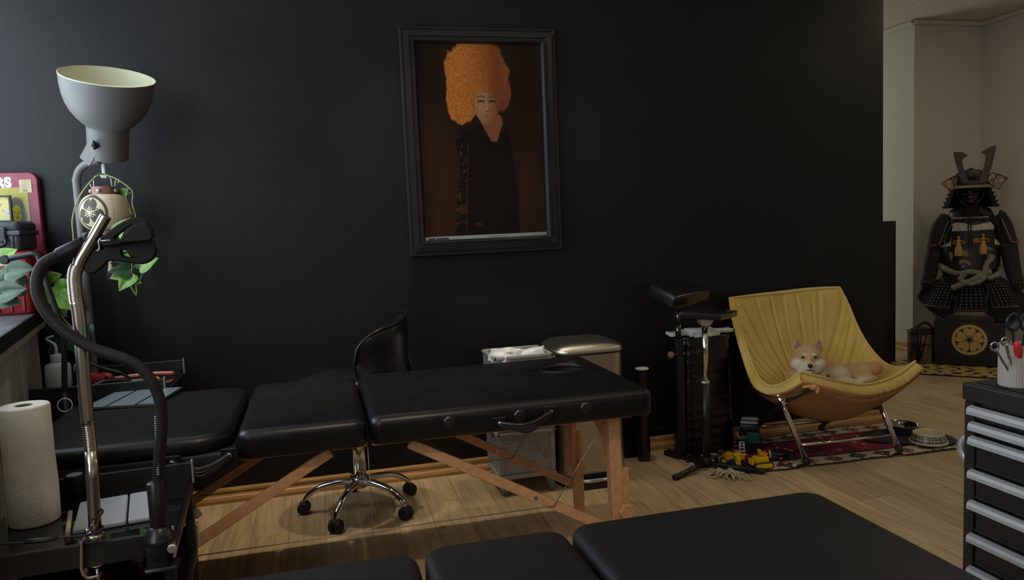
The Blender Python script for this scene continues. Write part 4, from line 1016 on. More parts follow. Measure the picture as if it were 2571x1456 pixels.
root = thing('crate_dolly', 'small grey dolly on swivel castors under the two crates', 'dolly', (.82, 3.17, 0))
b = bm_(); box(b, (CX0, CY0, .068), (CX1, CY1, .086), .003, 1); obj('deck', b, 'greyplastic', root)
for x in (CX0+.025, CX1-.025):
    for y in (CY0+.02, CY1-.02):
        b = bm_(); cyl(b, (x-.010, y-.01, .027), (x+.010, y-.01, .027), .027, 24, .004); c_ = obj('castor', b, 'greyrubber', root, smooth=40)
        b = bm_(); box(b, (x-.014, y-.022, .026), (x-.0115, y+.006, .067), .001, 1); box(b, (x+.0115, y-.022, .026), (x+.014, y+.006, .067), .001, 1); box(b, (x-.015, y-.02, .060), (x+.015, y+.014, .0675), .001, 1); obj('castor_fork', b, 'alu', c_)

# ------------------------------------------------------------------ pedal bin
BX, BY_ = 1.128, 3.20; BW, BD = .305, .30; BH = .575
def rrect(w, d, r, n=6): 
    return rr_outline(-w/2, w/2, -d/2, d/2, r, n)
def loft(bm, rings, mi=0, cap0=True, cap1=True, smooth=True):
    R_ = [[bm.verts.new(p) for p in ring] for ring in rings]; n = len(R_[0])
    for a, c in zip(R_, R_[1:]):
        for k in range(n): f = bm.faces.new((a[k], a[(k+1) % n], c[(k+1) % n], c[k])); f.smooth = smooth; f.material_index = mi
    if cap0: bm.faces.new(R_[0][::-1]).material_index = mi
    if cap1: bm.faces.new(R_[-1]).material_index = mi
root = thing('pedal_bin', 'tall brushed steel pedal bin with domed lid beside the crates', 'bin', (BX, BY_, 0))
def bring(w, d, r, z, oy=0): return [V((BX+x, BY_+y+oy, z)) for x, y in rrect(w, d, r)]
b = bm_(); loft(b, [bring(BW, BD, .06, .050), bring(BW, BD, .06, BH)]); obj('steel_body', b, 'steel', root, smooth=40)
b = bm_(); loft(b, [bring(BW+.008, BD+.008, .06, .001), bring(BW+.012, BD+.012, .062, .02), bring(BW+.006, BD+.006, .06, .049)]); obj('plastic_base', b, 'blackplastic', root, smooth=40)
b = bm_(); loft(b, [bring(BW+.002, BD+.002, .06, BH+.0005), bring(BW+.002, BD+.002, .06, BH+.008)]); obj('plastic_collar', b, 'blackplastic', root, smooth=40)
b = bm_(); loft(b, [bring(BW+.010, BD+.010, .062, BH+.0085), bring(BW+.012, BD+.012, .062, BH+.020), bring(BW, BD, .06, BH+.032), bring(BW*.82, BD*.82, .05, BH+.046), bring(BW*.5, BD*.5, .03, BH+.056), bring(BW*.15, BD*.15, .01, BH+.060)])
obj('lid', b, 'steel', root, smooth=60)
b = bm_(); box(b, (BX-BW/2-.020, BY_-.06, .03), (BX-BW/2-.002, BY_+.10, BH-.02), .006, 2); obj('side_spine', b, 'blackplastic', root)
b = bm_(); zp = .040; tube(b, spline([(BX-.075, BY_-BD/2+.01, zp), (BX-.075, BY_-BD/2-.035, zp-.004), (BX-.06, BY_-BD/2-.05, zp-.004), (BX+.06, BY_-BD/2-.05, zp-.004), (BX+.075, BY_-BD/2-.035, zp-.004), (BX+.075, BY_-BD/2+.01, zp)], 5), .0085, 12); obj('pedal', b, 'chrome', root)
b = bm_(); box(b, (BX-.09, BY_-BD/2-.058, .0005), (BX+.095, BY_-BD/2-.004, .029), .006, 2); obj('pedal_housing', b, 'blackplastic', root, smooth=40)

# tubes
root = thing('poster_tube', 'upright black film roll with white end cap beside the bin', 'roll', (1.452, 3.30, 0))
tb = atz(1618, 1158); tb = V((tb.x, tb.y, 0)); ht = at(1620, 922, tb.y).z
root.location = tb
b = bm_(); lathe(b, [(0, .006), (.030, .006), (.030, ht-.008), (0, ht-.008)], tb, 32); obj('roll', b, mat('glossy black film', (.01, .01, .01), .15), root, smooth=40)
for z in (0, ht-.0075):
    b = bm_(); lathe(b, [(.0, z), (.0305, z), (.0320, z+.003), (.0305, z+.0055), (.018, z+.0055), (.018, z+.002), (0, z+.002)], tb, 32); obj('end_cap', b, mat('pinkish cardboard', (.5, .38, .34), .7) if z == 0 else 'paper', root, smooth=40)
root = thing('black_tube', 'short black box standing behind the capped film roll', 'box', (1.40, 3.36, 0))
b = bm_(); box(b, (1.385, 3.33, 0), (1.455, 3.39, .215), .005, 2); obj('box', b, 'matteblack', root)

# ================================================================== RIGHT SIDE
# armrest stand with silver post (near)
A = atz(1775, 1180); A = V((A.x, A.y, 0))
root = thing('armrest_stand', 'padded armrest on a silver and black post with tripod foot, nearest to the beige chair', 'armrest', tuple(A))
YA = A.y
b = bm_(); cyl(b, A+V((0, 0, .02)), (A.x, YA, at(1775, 962, YA).z), .0175, 24); obj('outer_post', b, 'blackmetal', root)
b = bm_(); zj = at(1775, 962, YA).z; cyl(b, (A.x, YA, zj), (A.x, YA, zj+.012), .020, 24, .002); obj('clamp_collar', b, 'alu', root)
b = bm_(); zt_ = at(1775, 808, YA).z; cyl(b, (A.x+.001, YA, zj+.0125), (A.x+.003, YA, zt_), .0135, 24); obj('inner_post', b, 'chrome', root)
for px, py in ((1700, 1204), (1908, 1190), (1735, 1142)):
    e = atz(px, py); e = V((e.x, e.y, .014)); d = (e-V((A.x, YA, .03))).normalized()
    b = bm_(); tube(b, [(A.x, YA, .034), e], .0125, 14); l = obj('foot', b, 'blackmetal', root)
    b = bm_(); cyl(b, e-d*.006, e+d*.020, .0138, 16, .003); obj('foot_cap', b, 'rubber', l)
b = bm_(); cyl(b, (A.x, YA, .018), (A.x, YA, .062), .0215, 24, .003); obj('hub', b, 'blackmetal', root)
b = bm_(); pc = V((A.x+.004, YA-.004, zt_+.018)); t = shape([[(.034*cos(R(a)), .034*sin(R(a))) for a in range(180, 361, 12)]+[(.034, .018), (-.034, .018)]], .004, frame_mtx(pc+V((0, -.012, .0)), (1, 0, 0), (0, 0, 1)), .001); add(b, t)
add(b, t if False else shape([[(.034*cos(R(a)), .034*sin(R(a))) for a in range(180, 361, 12)]+[(.034, .018), (-.034, .018)]], .004, frame_mtx(pc+V((0, .012, .0)), (1, 0, 0), (0, 0, 1)), .001)); obj('hinge_plate', b, 'alu', root)
def slab_pad(pts_near, pts_far, th, m, name, root, bev=.008):
    """padded slab from four top corners: near-left, near-right, far-right, far-left"""
    b = bmesh.new(); P = [V(p) for p in (*pts_near, *pts_far)]
    n = (P[1]-P[0]).cross(P[3]-P[0]).normalized(); n = n if n.z > 0 else -n
    top = [b.verts.new(p) for p in P]; bot = [b.verts.new(p-n*th) for p in P]
    b.faces.new(top); b.faces.new(bot[::-1])
    for k in range(4): b.faces.new((top[k], bot[k], bot[(k+1) % 4], top[(k+1) % 4]))
    bmesh.ops.recalc_face_normals(b, faces=b.faces)
    bmesh.ops.bevel(b, geom=b.edges[:], offset=bev, segments=3, affect='EDGES', profile=.5)
    return obj(name, b, m, root, smooth=50)
slab_pad((at(1704, 782, YA-.02), at(1810, 789, YA-.09)), (at(1853, 779, YA+.06), at(1752, 771, YA+.13)), .030, 'vinyl3', 'armrest_pad', root)

# armrest stand with square post (far, behind)
B0 = atz(1716, 1156); YBk = B0.y+.02
root = thing('armrest_stand', 'high armrest with thick tilted black cushion on a square black post beside the wrapped bundle', 'armrest', (B0.x, YBk, 0))
b = bm_(); box(b, (B0.x-.018, YBk-.018, .022), (B0.x+.018, YBk+.018, at(1710, 850, YBk).z), .003, 1); obj('square_post', b, 'blackmetal', root)
b = bm_(); z0_ = at(1710, 850, YBk).z; z1_ = at(1710, 798, YBk).z; cyl(b, (B0.x-.002, YBk, z0_), (B0.x-.002, YBk, z1_-.03), .014, 20); cyl(b, (B0.x-.002, YBk, z1_-.03), (B0.x-.002, YBk, z1_+.035), .010, 16); obj('inner_tube', b, mat('worn dark chrome', (.12, .11, .10), .25, .9, noise_amt=.6, noise_scale=30), root)
b = bm_(); k0 = at(1698, 890, YBk-.005); tube(b, [(B0.x-.018, YBk, k0.z), (B0.x-.03, YBk, k0.z)], .005, 10)
lathe(b, [(0, 0), (.012, .002), (.017, .008), (.015, .022), (.008, .028), (0, .029)], (0, 0, 0), 18, Matrix.Translation((B0.x-.028, YBk, k0.z)) @ Matrix.Rotation(R(-90), 4, 'Y')); obj('star_knob', b, 'terracotta', root, smooth=40)
b = bm_(); box(b, (B0.x-.020, YBk-.14, .0), (B0.x+.020, YBk+.10, .024), .003, 1, Matrix.Translation((B0.x, YBk, 0)) @ Matrix.Rotation(R(18), 4, 'Z') @ Matrix.Translation((-B0.x, -YBk, 0)))
obj('foot_bar', b, 'blackmetal', root)
b = bm_(); bar(b, at(1590, 1080, 3.385), at(1757, 1070, 3.385), .016, .016, .002); obj('rear_bar', b, 'blackmetal', root)
TP = 3.2
slab_pad((at(1697, 745, TP-.10), at(1787, 726, TP+.04)), (at(1702, 703, TP+.21), at(1630, 711, TP+.05)), .068, 'vinyl3', 'arm_cushion', root, .014)

# wrapped bundle
w0, w1 = at(1715, 1150, 3.30), at(1848, 1140, 3.30); wx = (w0.x+w1.x)/2; wr = (w1.x-w0.x)/2
WC = V((1.795, 3.315, 0)); 
root = thing('wrapped_bundle', 'tall bundle wrapped in glossy black stretch film with white padding on top', 'wrapped bundle', tuple(WC))
b = bm_(); NA, NZ = 96, 90; zt_ = at(1775, 845, 3.25).z
rg = []
for j in range(NZ+1):
    z = zt_*j/NZ; row = []
    for i in range(NA):
        a = 2*pi*i/NA; ca_, sa_ = cos(a), sin(a)
        sq = (abs(ca_)**3.2+abs(sa_)**3.2)**(-1/3.2)
        rr = sq*(1+.012*sin(j*.9+sin(a*2)*1.5)+.010*n2(ca_*2, z*20, sa_*2)+.012*n2(ca_*9, z*7, sa_*9))
        x = .140*rr*ca_*(1-.10*(z/zt_-.5)); y = .078*rr*sa_
        row.append(b.verts.new(WC+V((x, y, z))))
    rg.append(row)
for a_, c_ in zip(rg, rg[1:]):
    for k in range(NA): b.faces.new((a_[k], a_[(k+1) % NA], c_[(k+1) % NA], c_[k]))
b.faces.new(rg[0][::-1]); b.faces.new(rg[-1]); obj('stretch_film', b, 'wrap', root, smooth=True)
b = bm_(); t = bmesh.new(); bmesh.ops.create_cube(t, size=1); bmesh.ops.bevel(t, geom=t.edges[:], offset=.3, segments=4, affect='EDGES'); bmesh.ops.subdivide_edges(t, edges=t.edges[:], cuts=2, use_grid_fill=True)
for v in t.verts: v.co = WC+V((v.co.x*.330-.012, v.co.y*.165, zt_+.010+v.co.z*.042+.006*n2(v.co.x*8, v.co.y*8, 2)+.012*abs(v.co.x)))
merge(b, t); obj('white_padding', b, mat('white foam padding', (.55, .57, .52), .7, bump=.5, bump_scale=30), root, smooth=True)
random.seed(3)

# ------------------------------------------------------------------ kilim rug
rc_ = [atz(1795, 1206), atz(2412, 1134), atz(2225, 1050)]
RX0, RX1, RY0, RY1 = 1.70, 2.93, 2.865, 3.385
def rugpos(u, v):
    x = RX0+(RX1-RX0)*u; y = RY0+.060*(1-u)*(1-v)+(RY1-RY0)*v+.012*n2(u*6, v*2)
    z = .005+.004*max(0, n2(u*9, v*5, 1))
    e = math.exp(-((u-.70)/.018)**2)*math.exp(-(v/.10)**2); z += .020*e
    e = math.exp(-((u-.30+v*.3)/.025)**2)*math.exp(-(v/.25)**2); z += .012*e
    return V((x, y, z))
RED, CRM, BLK, GRN, TAN, ORG = (.20, .012, .022), (.52, .40, .29), (.020, .012, .014), (.055, .060, .040), (.30, .20, .13), (.25, .07, .03)
def tri(x): x = x % 1; return 1-abs(2*x-1)
def rugcol(u, v):
    st = .010; uu = round(u/.0045)*.0045; vv = round(v/.0095)*.0095
    vb = min(vv, 1-vv); ub = min(uu, 1-uu)*2.36
    e = min(vb, ub)
    along = uu*6.5 if vb <= ub else vv*3
    zig = .018*tri(along*4)
    if e < .025+zig*.6: return BLK
    if e > .235+.025*tri(along*3.5):
        # red field with hooked medallions
        cx = (uu*3.1+.15) % 1-.5; cy = (vv-.5+.08*math.sin(math.floor(uu*3.1+.15)*2.1))*2.1; k = math.floor(uu*3.1+.15)
        d = abs(cx)*1.05+abs(cy)*1.5; d += .07*tri(vv*26)*(1 if abs(cx) > .1 else .5)
        cl = [CRM, GRN, TAN, CRM, GRN][int(k) % 5]
        if d < .10: return RED
        if d < .19: return BLK if (int(uu*260)+int(vv*90)) % 3 == 0 else cl
        if d < .30: return cl if int(k) % 2 == 0 else BLK
        if d < .335: return BLK
        if .43 < d < .47 and tri(vv*30) > .4: return (.12, .01, .016)
        h = n2(round(uu*60)/60*30, round(vv*26)/26*13, 5)
        if h > .50: return GRN
        if h < -.52: return CRM
        return mix(RED, (.26, .02, .03), .5+.5*n2(uu*40, vv*3))
    if .215 < e: return BLK
    # cream border with stepped motifs
    s = along*1.5; c = s % 1-.5; rr = (e-.125)/.085; k = int(math.floor(s)) % 4
    d = abs(c)*2.0+abs(rr)*.75+.18*tri(e*60)+.1*tri(along*20)
    mot = (ORG, GRN, (.10, .025, .02), TAN)[k]
    if d < .35: return TAN
    if d < .55: return BLK
    if d < .85: return mot
    if d < .98 and tri(e*45) > .35: return BLK
    return CRM if n2(uu*80, vv*50) > -.35 else mix(CRM, TAN, .5)
b = bm_(); painted(b, 460, 190, rugpos, rugcol); 
root = thing('kilim_rug', 'red woven rug with cream zigzag border under the beige chair', 'rug', (2.3, 3.12, 0))
obj('rug_weave', b, 'vwool', root)
for x, dx in ((RX0, -1), (RX1, 1)):
    b = bm_()
    for k in range(46):
        u = 0 if dx < 0 else 1; p = rugpos(u, (k+.5)/46); L_ = .075+.03*random.random()
        tube(b, spline([p, p+V((dx*L_*.4, random.uniform(-.01, .01), .004)), p+V((dx*L_*.75, random.uniform(-.02, .02), .001)), p+V((dx*L_, random.uniform(-.03, .03), -.002))], 3), .0028, 5)
    if dx < 0:
        for k in range(26):
            p = rugpos(0, .02+.1*random.random())+V((.01, -.02, .006)); a_ = random.uniform(150, 300); q_ = p+V((cos(R(a_)), sin(R(a_)), 0))*random.uniform(.04, .10)
            tube(b, spline([p, p*.6+q_*.4+V((.02*random.uniform(-1, 1), .02*random.uniform(-1, 1), .018)), q_+V((.01, 0, -.002))], 4), .0030, 5)
    obj('fringe', b, 'fringe', root)['kind'] = 'stuff'
RUGZ = .011

# ------------------------------------------------------------------ folding lounge chair
root = thing('lounge_chair', 'mustard yellow padded sling chair with chrome legs on the red rug', 'chair', (2.35, 3.12, 0))
TL, TR = at(1842, 748, 3.34), at(2108, 722, 3.34)
FL, FR = at(2010, 934, 2.86), at(2298, 908, 2.84)
def bez(P, t):
    P = [V(p) for p in P]
    while len(P) > 1: P = [a_*(1-t)+c_*t for a_, c_ in zip(P, P[1:])]
    return P[0]
def crv(pts):
    P = spline(pts, 16); L_ = [0]
    for a_, c_ in zip(P, P[1:]): L_.append(L_[-1]+(c_-a_).length)
    def f(t):
        s = t*L_[-1]
        for i in range(1, len(L_)):
            if L_[i] >= s-1e-9:
                k = (s-L_[i-1])/(L_[i]-L_[i-1]+1e-12); return P[i-1]*(1-k)+P[i]*k
        return P[-1]
    return f
cT = crv([TL, at(1905, 742, 3.36), at(1975, 735, 3.37), at(2040, 727, 3.36), TR])
cF = crv([FL, at(2050, 944, 2.85), at(2110, 958, 2.85), at(2165, 966, 2.85), at(2215, 957, 2.85), at(2260, 938, 2.845), FR])
cLf = crv([TL, at(1852, 800, 3.30), at(1872, 868, 3.22), at(1893, 925, 3.12), at(1912, 958, 3.04), at(1938, 970, 2.97), at(1972, 960, 2.91), FL])
cRt = crv([TR, at(2128, 760, 3.31), at(2158, 830, 3.24), at(2190, 880, 3.16), at(2222, 912, 3.08), at(2250, 922, 3.0), at(2275, 920, 2.92), FR])
CREASE = [(.36, .02, .40, .50, .010, .007, .01), (.60, .04, .52, .48, .012, .005, -.02), (.48, .03, .46, .42, .012, .004, .01), (.22, .03, .36, .50, .012, .006, .02), (.10, .08, .34, .56, .014, .006, .02),
          (.03, .22, .36, .60, .012, .006, .03), (.02, .36, .30, .60, .011, .006, .03), (.02, .48, .30, .64, .010, .006, .02), (.02, .60, .34, .70, .010, .006, -.02), (.02, .70, .32, .74, .010, .006, -.02), (.05, .82, .30, .80, .011, .005, -.02), (.06, .90, .34, .84, .010, .005, 0),
          (.97, .10, .70, .42, .012, .006, -.02), (.98, .24, .66, .56, .012, .006, -.03), (.98, .36, .64, .60, .010, .007, -.03), (.98, .48, .68, .64, .012, .005, -.02), (.98, .60, .66, .70, .010, .005, .02), (.97, .72, .66, .74, .010, .005, .02), (.96, .84, .70, .80, .010, .005, 0),
          (.80, .04, .64, .40, .014, .005, -.01), (.72, .10, .60, .50, .010, .004, -.01), (.30, .50, .30, .72, .014, .006, .02), (.66, .50, .70, .72, .014, .005, -.02)]
def sling(u, v, wr_=True):
    # u across (0 left..1 right), v 0 top..1 front
    P = cLf(v)*(1-u)+cRt(v)*u+cT(u)*(1-v)+cF(u)*v-(TL*(1-u)*(1-v)+TR*u*(1-v)+FL*(1-u)*v+FR*u*v)
    bump = 16*u*(1-u)*v*(1-v); vv = max(0, v-.30)/.70
    sag = (4*u*(1-u))**.9*(sin(pi*min(1, v**1.5)))*.085
    back = (4*u*(1-u))*sin(pi*v**.8)*.030
    P = P+V((0, back, -sag))
    if wr_:
        ed = min(u, 1-u, v, 1-v); f_ = sst(0, .05, ed); w = 0
        for (x0, y0, x1, y1, wd, dp, bw) in CREASE:
            dx, dy = x1-x0, y1-y0; L2 = dx*dx+dy*dy; t_ = ((u-x0)*dx+(v-y0)*dy)/L2; tc_ = max(0, min(1, t_)); bow = bw*sin(pi*tc_)
            d_ = ((u-x0-dx*tc_)*dy-(v-y0-dy*tc_)*dx)/math.sqrt(L2)+bow; e_ = max(0, abs(t_-.5)-.5)*math.sqrt(L2)
            if abs(d_) < wd*4 and e_ < .15: q_ = d_/wd; w += -dp*math.exp(-q_*q_)*math.exp(-(e_/.05)**2)+dp*.55*math.exp(-((q_-1.8)/1.1)**2)*math.exp(-(e_/.05)**2)
        w = w*f_+.005*n2(u*5, v*5, 4)*f_
        w += .0022*sin(u*120+5*n2(u*6, v*6))*sst(.92, 1.0, v)*f_+.0014*sin(v*110+4*n2(u*4, v*6))*sst(.14, .0, u)*f_
        w *= 1.7; P = P+V((0, -w*.75, w*.75))
    return P
def nrm(u, v):
    e = .01; a_ = sling(min(1, u+e), v, False)-sling(max(0, u-e), v, False); c_ = sling(u, min(1, v+e), False)-sling(u, max(0, v-e), False)
    n = a_.cross(c_).normalized(); return -n if n.dot(V((2.31, 2.97, .80))-sling(u, v, False)) < 0 else n
b = bm_(); NU_, NV_ = 150, 130; gt = []; gb = []
def thick(u, v): return .030+.018*sst(.72, 1, v)+.010*sst(.12, 0, u)*sst(.4, .7, v)
for j in range(NV_+1):
    rt_ = []; rb_ = []
    for i in range(NU_+1):
        u, v = i/NU_, j/NV_; p = sling(u, v); n = nrm(u, v); rt_.append(b.verts.new(p)); 
        q_ = p-n*thick(u, v)
        if v > .999: q_ = p+V((0, -.006, -.060))
        rb_.append(b.verts.new(q_))
    gt.append(rt_); gb.append(rb_)
for j in range(NV_):
    for i in range(NU_):
        b.faces.new((gt[j][i], gt[j+1][i], gt[j+1][i+1], gt[j][i+1]))
        f = b.faces.new((gb[j][i], gb[j][i+1], gb[j+1][i+1], gb[j+1][i])); f.material_index = 1
def strip(vt, vb):
    mids = []
    for a_, c_ in zip(vt, vb):
        mids.append(None)
    out = V((0, 0, 0)); cen = (TL+TR+FL+FR)/4+V((0, 0, -.05))
    md = [[b.verts.new((a_.co*(1-k)+c_.co*k)+((a_.co+c_.co)/2-cen).normalized()*.019*sin(pi*k)*(1+(.10*sin(a_.co.x*190+3*n2(a_.co.x*9, 1)) if a_.co.y < 2.88 else 0))) for a_, c_ in zip(vt, vb)] for k in (.25, .5, .75)]
    rows = [vt]+md+[vb]
    for r1, r2 in zip(rows, rows[1:]):
        for i in range(len(r1)-1): b.faces.new((r1[i], r1[i+1], r2[i+1], r2[i]))
strip(gt[0], gb[0]); strip(gt[-1], gb[-1]); strip([r[0] for r in gt], [r[0] for r in gb]); strip([r[-1] for r in gt], [r[-1] for r in gb])
bmesh.ops.recalc_face_normals(b, faces=b.faces)
sl = obj('sling_cushion', b, ['yellow', 'peach'], root, smooth=True)
b = bm_(); loop = [sling(k/60, 0) for k in range(61)]+[sling(1, k/60) for k in range(1, 61)]+[sling(1-k/60, 1) for k in range(1, 61)]+[sling(0, 1-k/60) for k in range(1, 60)]
tube(b, [p+V((0, 0, .002)) for p in loop], .0050, 8, closed=True); obj('piping', b, 'yellow', sl)
for nm, f_ in (('seam', lambda t: (.36-.02*t, t*.62)), ('seam', lambda t: (.98-.40*t, .02+.60*t)), ('seam', lambda t: (.0+.38*t, .62+.0*t+.03*sin(t*3))), ('seam', lambda t: (1-.40*t, .60+.05*sin(t*2)))):
    b = bm_(); P = []
    for k in range(41): u, v = f_(k/40); P.append(sling(max(.0, min(1, u)), max(0, min(1, v)))+nrm(max(.0, min(1, u)), max(0, min(1, v)))*.0006)
    tube(b, P, .0022, 6); obj(nm, b, 'yellow', sl)
# lower canvas shell
t1_pk = at(2042, 972, 2.80)
b = bm_(); g = []
for j in range(31):
    v = .30+.70*j/30; row = []
    for i in range(41):
        u = i/40; p = sling(u, v, False)-nrm(u, v)*(thick(u, v)+.004)+V((0, 0, -.050*(4*u*(1-u))*sin(pi*(.15+.85*j/30))-.006)); 
        if j == 30: p = sling(u, 1)+V((0, .006, -.058))
        row.append(b.verts.new(p))
    g.append(row)
for j in range(30):
    for i in range(40): b.faces.new((g[j][i], g[j][i+1], g[j+1][i+1], g[j+1][i]))
bmesh.ops.solidify(b, geom=b.faces[:], thickness=.003); obj('canvas_shell', b, 'peach', root, smooth=True)
b = bm_(); pk = t1_pk; ball(b, pk, (.022, .012, .013), 18); ball(b, pk+V((.018, -.004, -.014)), (.010, .009, .018), 14); ball(b, pk+V((-.026, 0, .005)), (.028, .010, .007), 14); obj('corner_pocket', b, 'peach', root, smooth=True)
# legs
def foot(px, py): q_ = atz(px, py, .018); return V((q_.x, q_.y, .020))
f1, f2 = foot(2024, 1158), foot(2257, 1128)
LT, RT = at(1905, 860, 3.26), at(2150, 865, 3.24)
LT, RT = at(1954, 988, 2.925), at(2196, 984, 3.02)
for f_, t_ in ((f1, LT), (f2, RT)):
    b = bm_(); tube(b, [f_, t_], .0125, 16); l = obj('front_leg', b, 'chrome', root)
    b = bm_(); ball(b, f_+V((0, 0, -.001)), (.019, .019, .018), 16); obj('foot_cap', b, 'rubber', l, smooth=True)
hin = at(1964, 1010, 2.915)
r1, r2 = V((1.955, 3.36, .035)), V((2.40, 3.36, .035))
r1 = at(1895, 1078, 3.33); r2 = at(2070, 1062, 3.33)
t1, t2 = at(2044, 972, 2.80), at(2240, 968, 2.85)
for a_, c_ in ((r1, t1), (r2, t2)):
    b = bm_(); tube(b, [a_, hin, c_] if a_ is r1 else [a_, c_], .0105, 16); l = obj('rear_leg', b, 'blackmetal', root)
    b = bm_(); g_ = V((a_.x, a_.y, RUGZ)); tube(b, [a_, (a_.x-.012, a_.y+.01, .030)], .0115, 12); ball(b, (a_.x-.012, a_.y+.01, .028), (.017, .017, .017), 14); obj('foot_cap', b, 'rubber', l, smooth=True)
k1, k2 = f1+(LT-f1)*.24, f2+(RT-f2)*.24
b = bm_(); tube(b, [k1, k2], .0075, 12); obj('front_stretcher', b, 'chrome', root)
b = bm_(); tube(b, [r1+V((0, -.004, .012)), r2+V((0, -.004, .012))], .0065, 12); obj('rear_stretcher', b, 'chrome', root)
for h_ in (hin+V((0, .012, 0)), ):
    b = bm_(); cyl(b, h_+V((-.012, -.02, 0)), h_+V((.016, -.02, 0)), .011, 16, .002); box(b, (h_.x-.004, h_.y-.03, h_.z-.024), (h_.x+.004, h_.y-.012, h_.z+.022), .002, 1); obj('hinge_bolt', b, 'chrome', root)

# ------------------------------------------------------------------ dog
HC = at(2033, 897, 2.99)
def dog():
    root = thing('dog', 'cream and ginger dog with pricked ears curled up in the mustard chair', 'dog', (HC.x, HC.y, HC.z-.14))
    m = bpy.data.materials.new('ginger and cream fur'); m.use_nodes = True; nt = m.node_tree; L = nt.links.new; bs = nt.nodes['Principled BSDF']
    bs.inputs['Roughness'].default_value = .9; bs.inputs['Sheen Weight'].default_value = .1
    tc = nt.nodes.new('ShaderNodeTexCoord')
    nz = nt.nodes.new('ShaderNodeTexNoise'); nz.inputs['Scale'].default_value = 60; nz.inputs['Detail'].default_value = 4; L(tc.outputs['Object'], nz.inputs['Vector'])
    sc = nt.nodes.new('ShaderNodeVectorMath'); sc.operation = 'SCALE'; sc.inputs['Scale'].default_value = .012; 
    sb = nt.nodes.new('ShaderNodeVectorMath'); sb.operation = 'SUBTRACT'; sb.inputs[1].default_value = (.5, .5, .5); L(nz.outputs['Color'], sb.inputs[0]); L(sb.outputs[0], sc.inputs[0])
    ad = nt.nodes.new('ShaderNodeVectorMath'); ad.operation = 'ADD'; L(tc.outputs['Object'], ad.inputs[0]); L(sc.outputs[0], ad.inputs[1])
    cur = None
    def blob(c, r, col, soft=.35, hd_=True):
        nonlocal cur
        s = nt.nodes.new('ShaderNodeVectorMath'); s.operation = 'SUBTRACT'; L(ad.outputs[0], s.inputs[0]); s.inputs[1].default_value = c
        vr = nt.nodes.new('ShaderNodeVectorRotate'); vr.rotation_type = 'Z_AXIS'; vr.inputs['Angle'].default_value = -TH if hd_ else 0; L(s.outputs[0], vr.inputs['Vector'])
        d = nt.nodes.new('ShaderNodeVectorMath'); d.operation = 'DIVIDE'; L(vr.outputs[0], d.inputs[0]); d.inputs[1].default_value = tuple(q*1.2 for q in r)
        ln = nt.nodes.new('ShaderNodeVectorMath'); ln.operation = 'LENGTH'; L(d.outputs[0], ln.inputs[0])
        mr = nt.nodes.new('ShaderNodeMapRange'); mr.interpolation_type = 'SMOOTHSTEP'; mr.inputs['From Min'].default_value = 1-soft; mr.inputs['From Max'].default_value = 1+soft
        mr.inputs['To Min'].default_value = 1; mr.inputs['To Max'].default_value = 0; L(ln.outputs['Value'], mr.inputs['Value'])
        mx = nt.nodes.new('ShaderNodeMix'); mx.data_type = 'RGBA'; L(mr.outputs['Result'], mx.inputs[0]); L(cur, mx.inputs[6]); mx.inputs[7].default_value = (*col, 1); cur = mx.outputs[2]
    base = nt.nodes.new('ShaderNodeRGB'); base.outputs[0].default_value = (.52, .33, .145, 1); cur = base.outputs[0]
    H = HC; CR = (.64, .57, .44); GI = (.50, .28, .10)
    S_ = 1.20; TH = R(-29); ct, st_ = cos(TH), sin(TH)
    def hh(x, y, z): x, y, z = x*S_, y*S_, z*S_; return (H.x+x*ct-y*st_, H.y+.015+x*st_+y*ct, H.z+z)
    def hp(x, y, z): return (H.x+x*1.1, H.y+.015+y*1.0, H.z-.002+z*1.10)
    HM = Matrix.Rotation(TH, 4, 'Z')
    blob(hh(0, -.02, -.040), (.074, .07, .036), CR, .22)          # cheeks and chin
    blob(hh(-.040, -.035, -.018), (.020, .05, .016), CR, .3); blob(hh(.040, -.035, -.018), (.020, .05, .016), CR, .3)
    blob(hh(-.016, -.05, .018), (.0075, .03, .0055), CR, .5); blob(hh(.016, -.05, .018), (.0075, .03, .0055), CR, .5)
    blob(hh(0, -.05, -.002), (.0085, .035, .030), (.60, .40, .17), .5)
    blob(hh(0, -.0, -.080), (.05, .07, .03), CR, .4)
    blob(hh(-.058, .02, -.065), (.026, .06, .05), GI, .4)
    blob(hp(.135, -.04, -.085), (.04, .05, .045), (.60, .50, .30), .5, False); blob(hp(.19, -.08, -.12), (.05, .05, .03), (.60, .50, .34), .5, False)
    blob(hp(.33, -.02, -.06), (.035, .05, .03), (.46, .22, .08), .5, False)
    L(cur, bs.inputs['Base Color'])
    n2_ = nt.nodes.new('ShaderNodeTexNoise'); n2_.inputs['Scale'].default_value = 260; n2_.inputs['Detail'].default_value = 3; L(tc.outputs['Object'], n2_.inputs['Vector'])
    bp = nt.nodes.new('ShaderNodeBump'); bp.inputs['Strength'].default_value = .5; bp.inputs['Distance'].default_value = .002; L(n2_.outputs['Fac'], bp.inputs['Height']); L(bp.outputs['Normal'], bs.inputs['Normal'])
    b = bm_()
    def E(x, y, z, r): ball(b, hh(x, y, z), tuple(q*S_ for q in r), 28, HM)
    def Bd(x, y, z, r, mtx=None): ball(b, hp(x, y, z), tuple(q*1.1 for q in r), 28, mtx)
    E(0, 0, .004, (.050, .050, .042)); E(0, .004, .016, (.046, .044, .034))
    for s in (-1, 1):
        E(s*.030, -.004, -.026, (.038, .040, .032)); E(s*.045, .006, -.034, (.022, .030, .024)); E(s*.019, -.034, .014, (.015, .014, .010))
    E(0, -.012, -.046, (.050, .042, .024))
    E(0, -.042, -.026, (.0205, .032, .0170)); E(0, -.040, -.039, (.026, .028, .014)); E(0, -.048, -.048, (.016, .020, .008)); E(0, -.032, -.004, (.011, .026, .014))
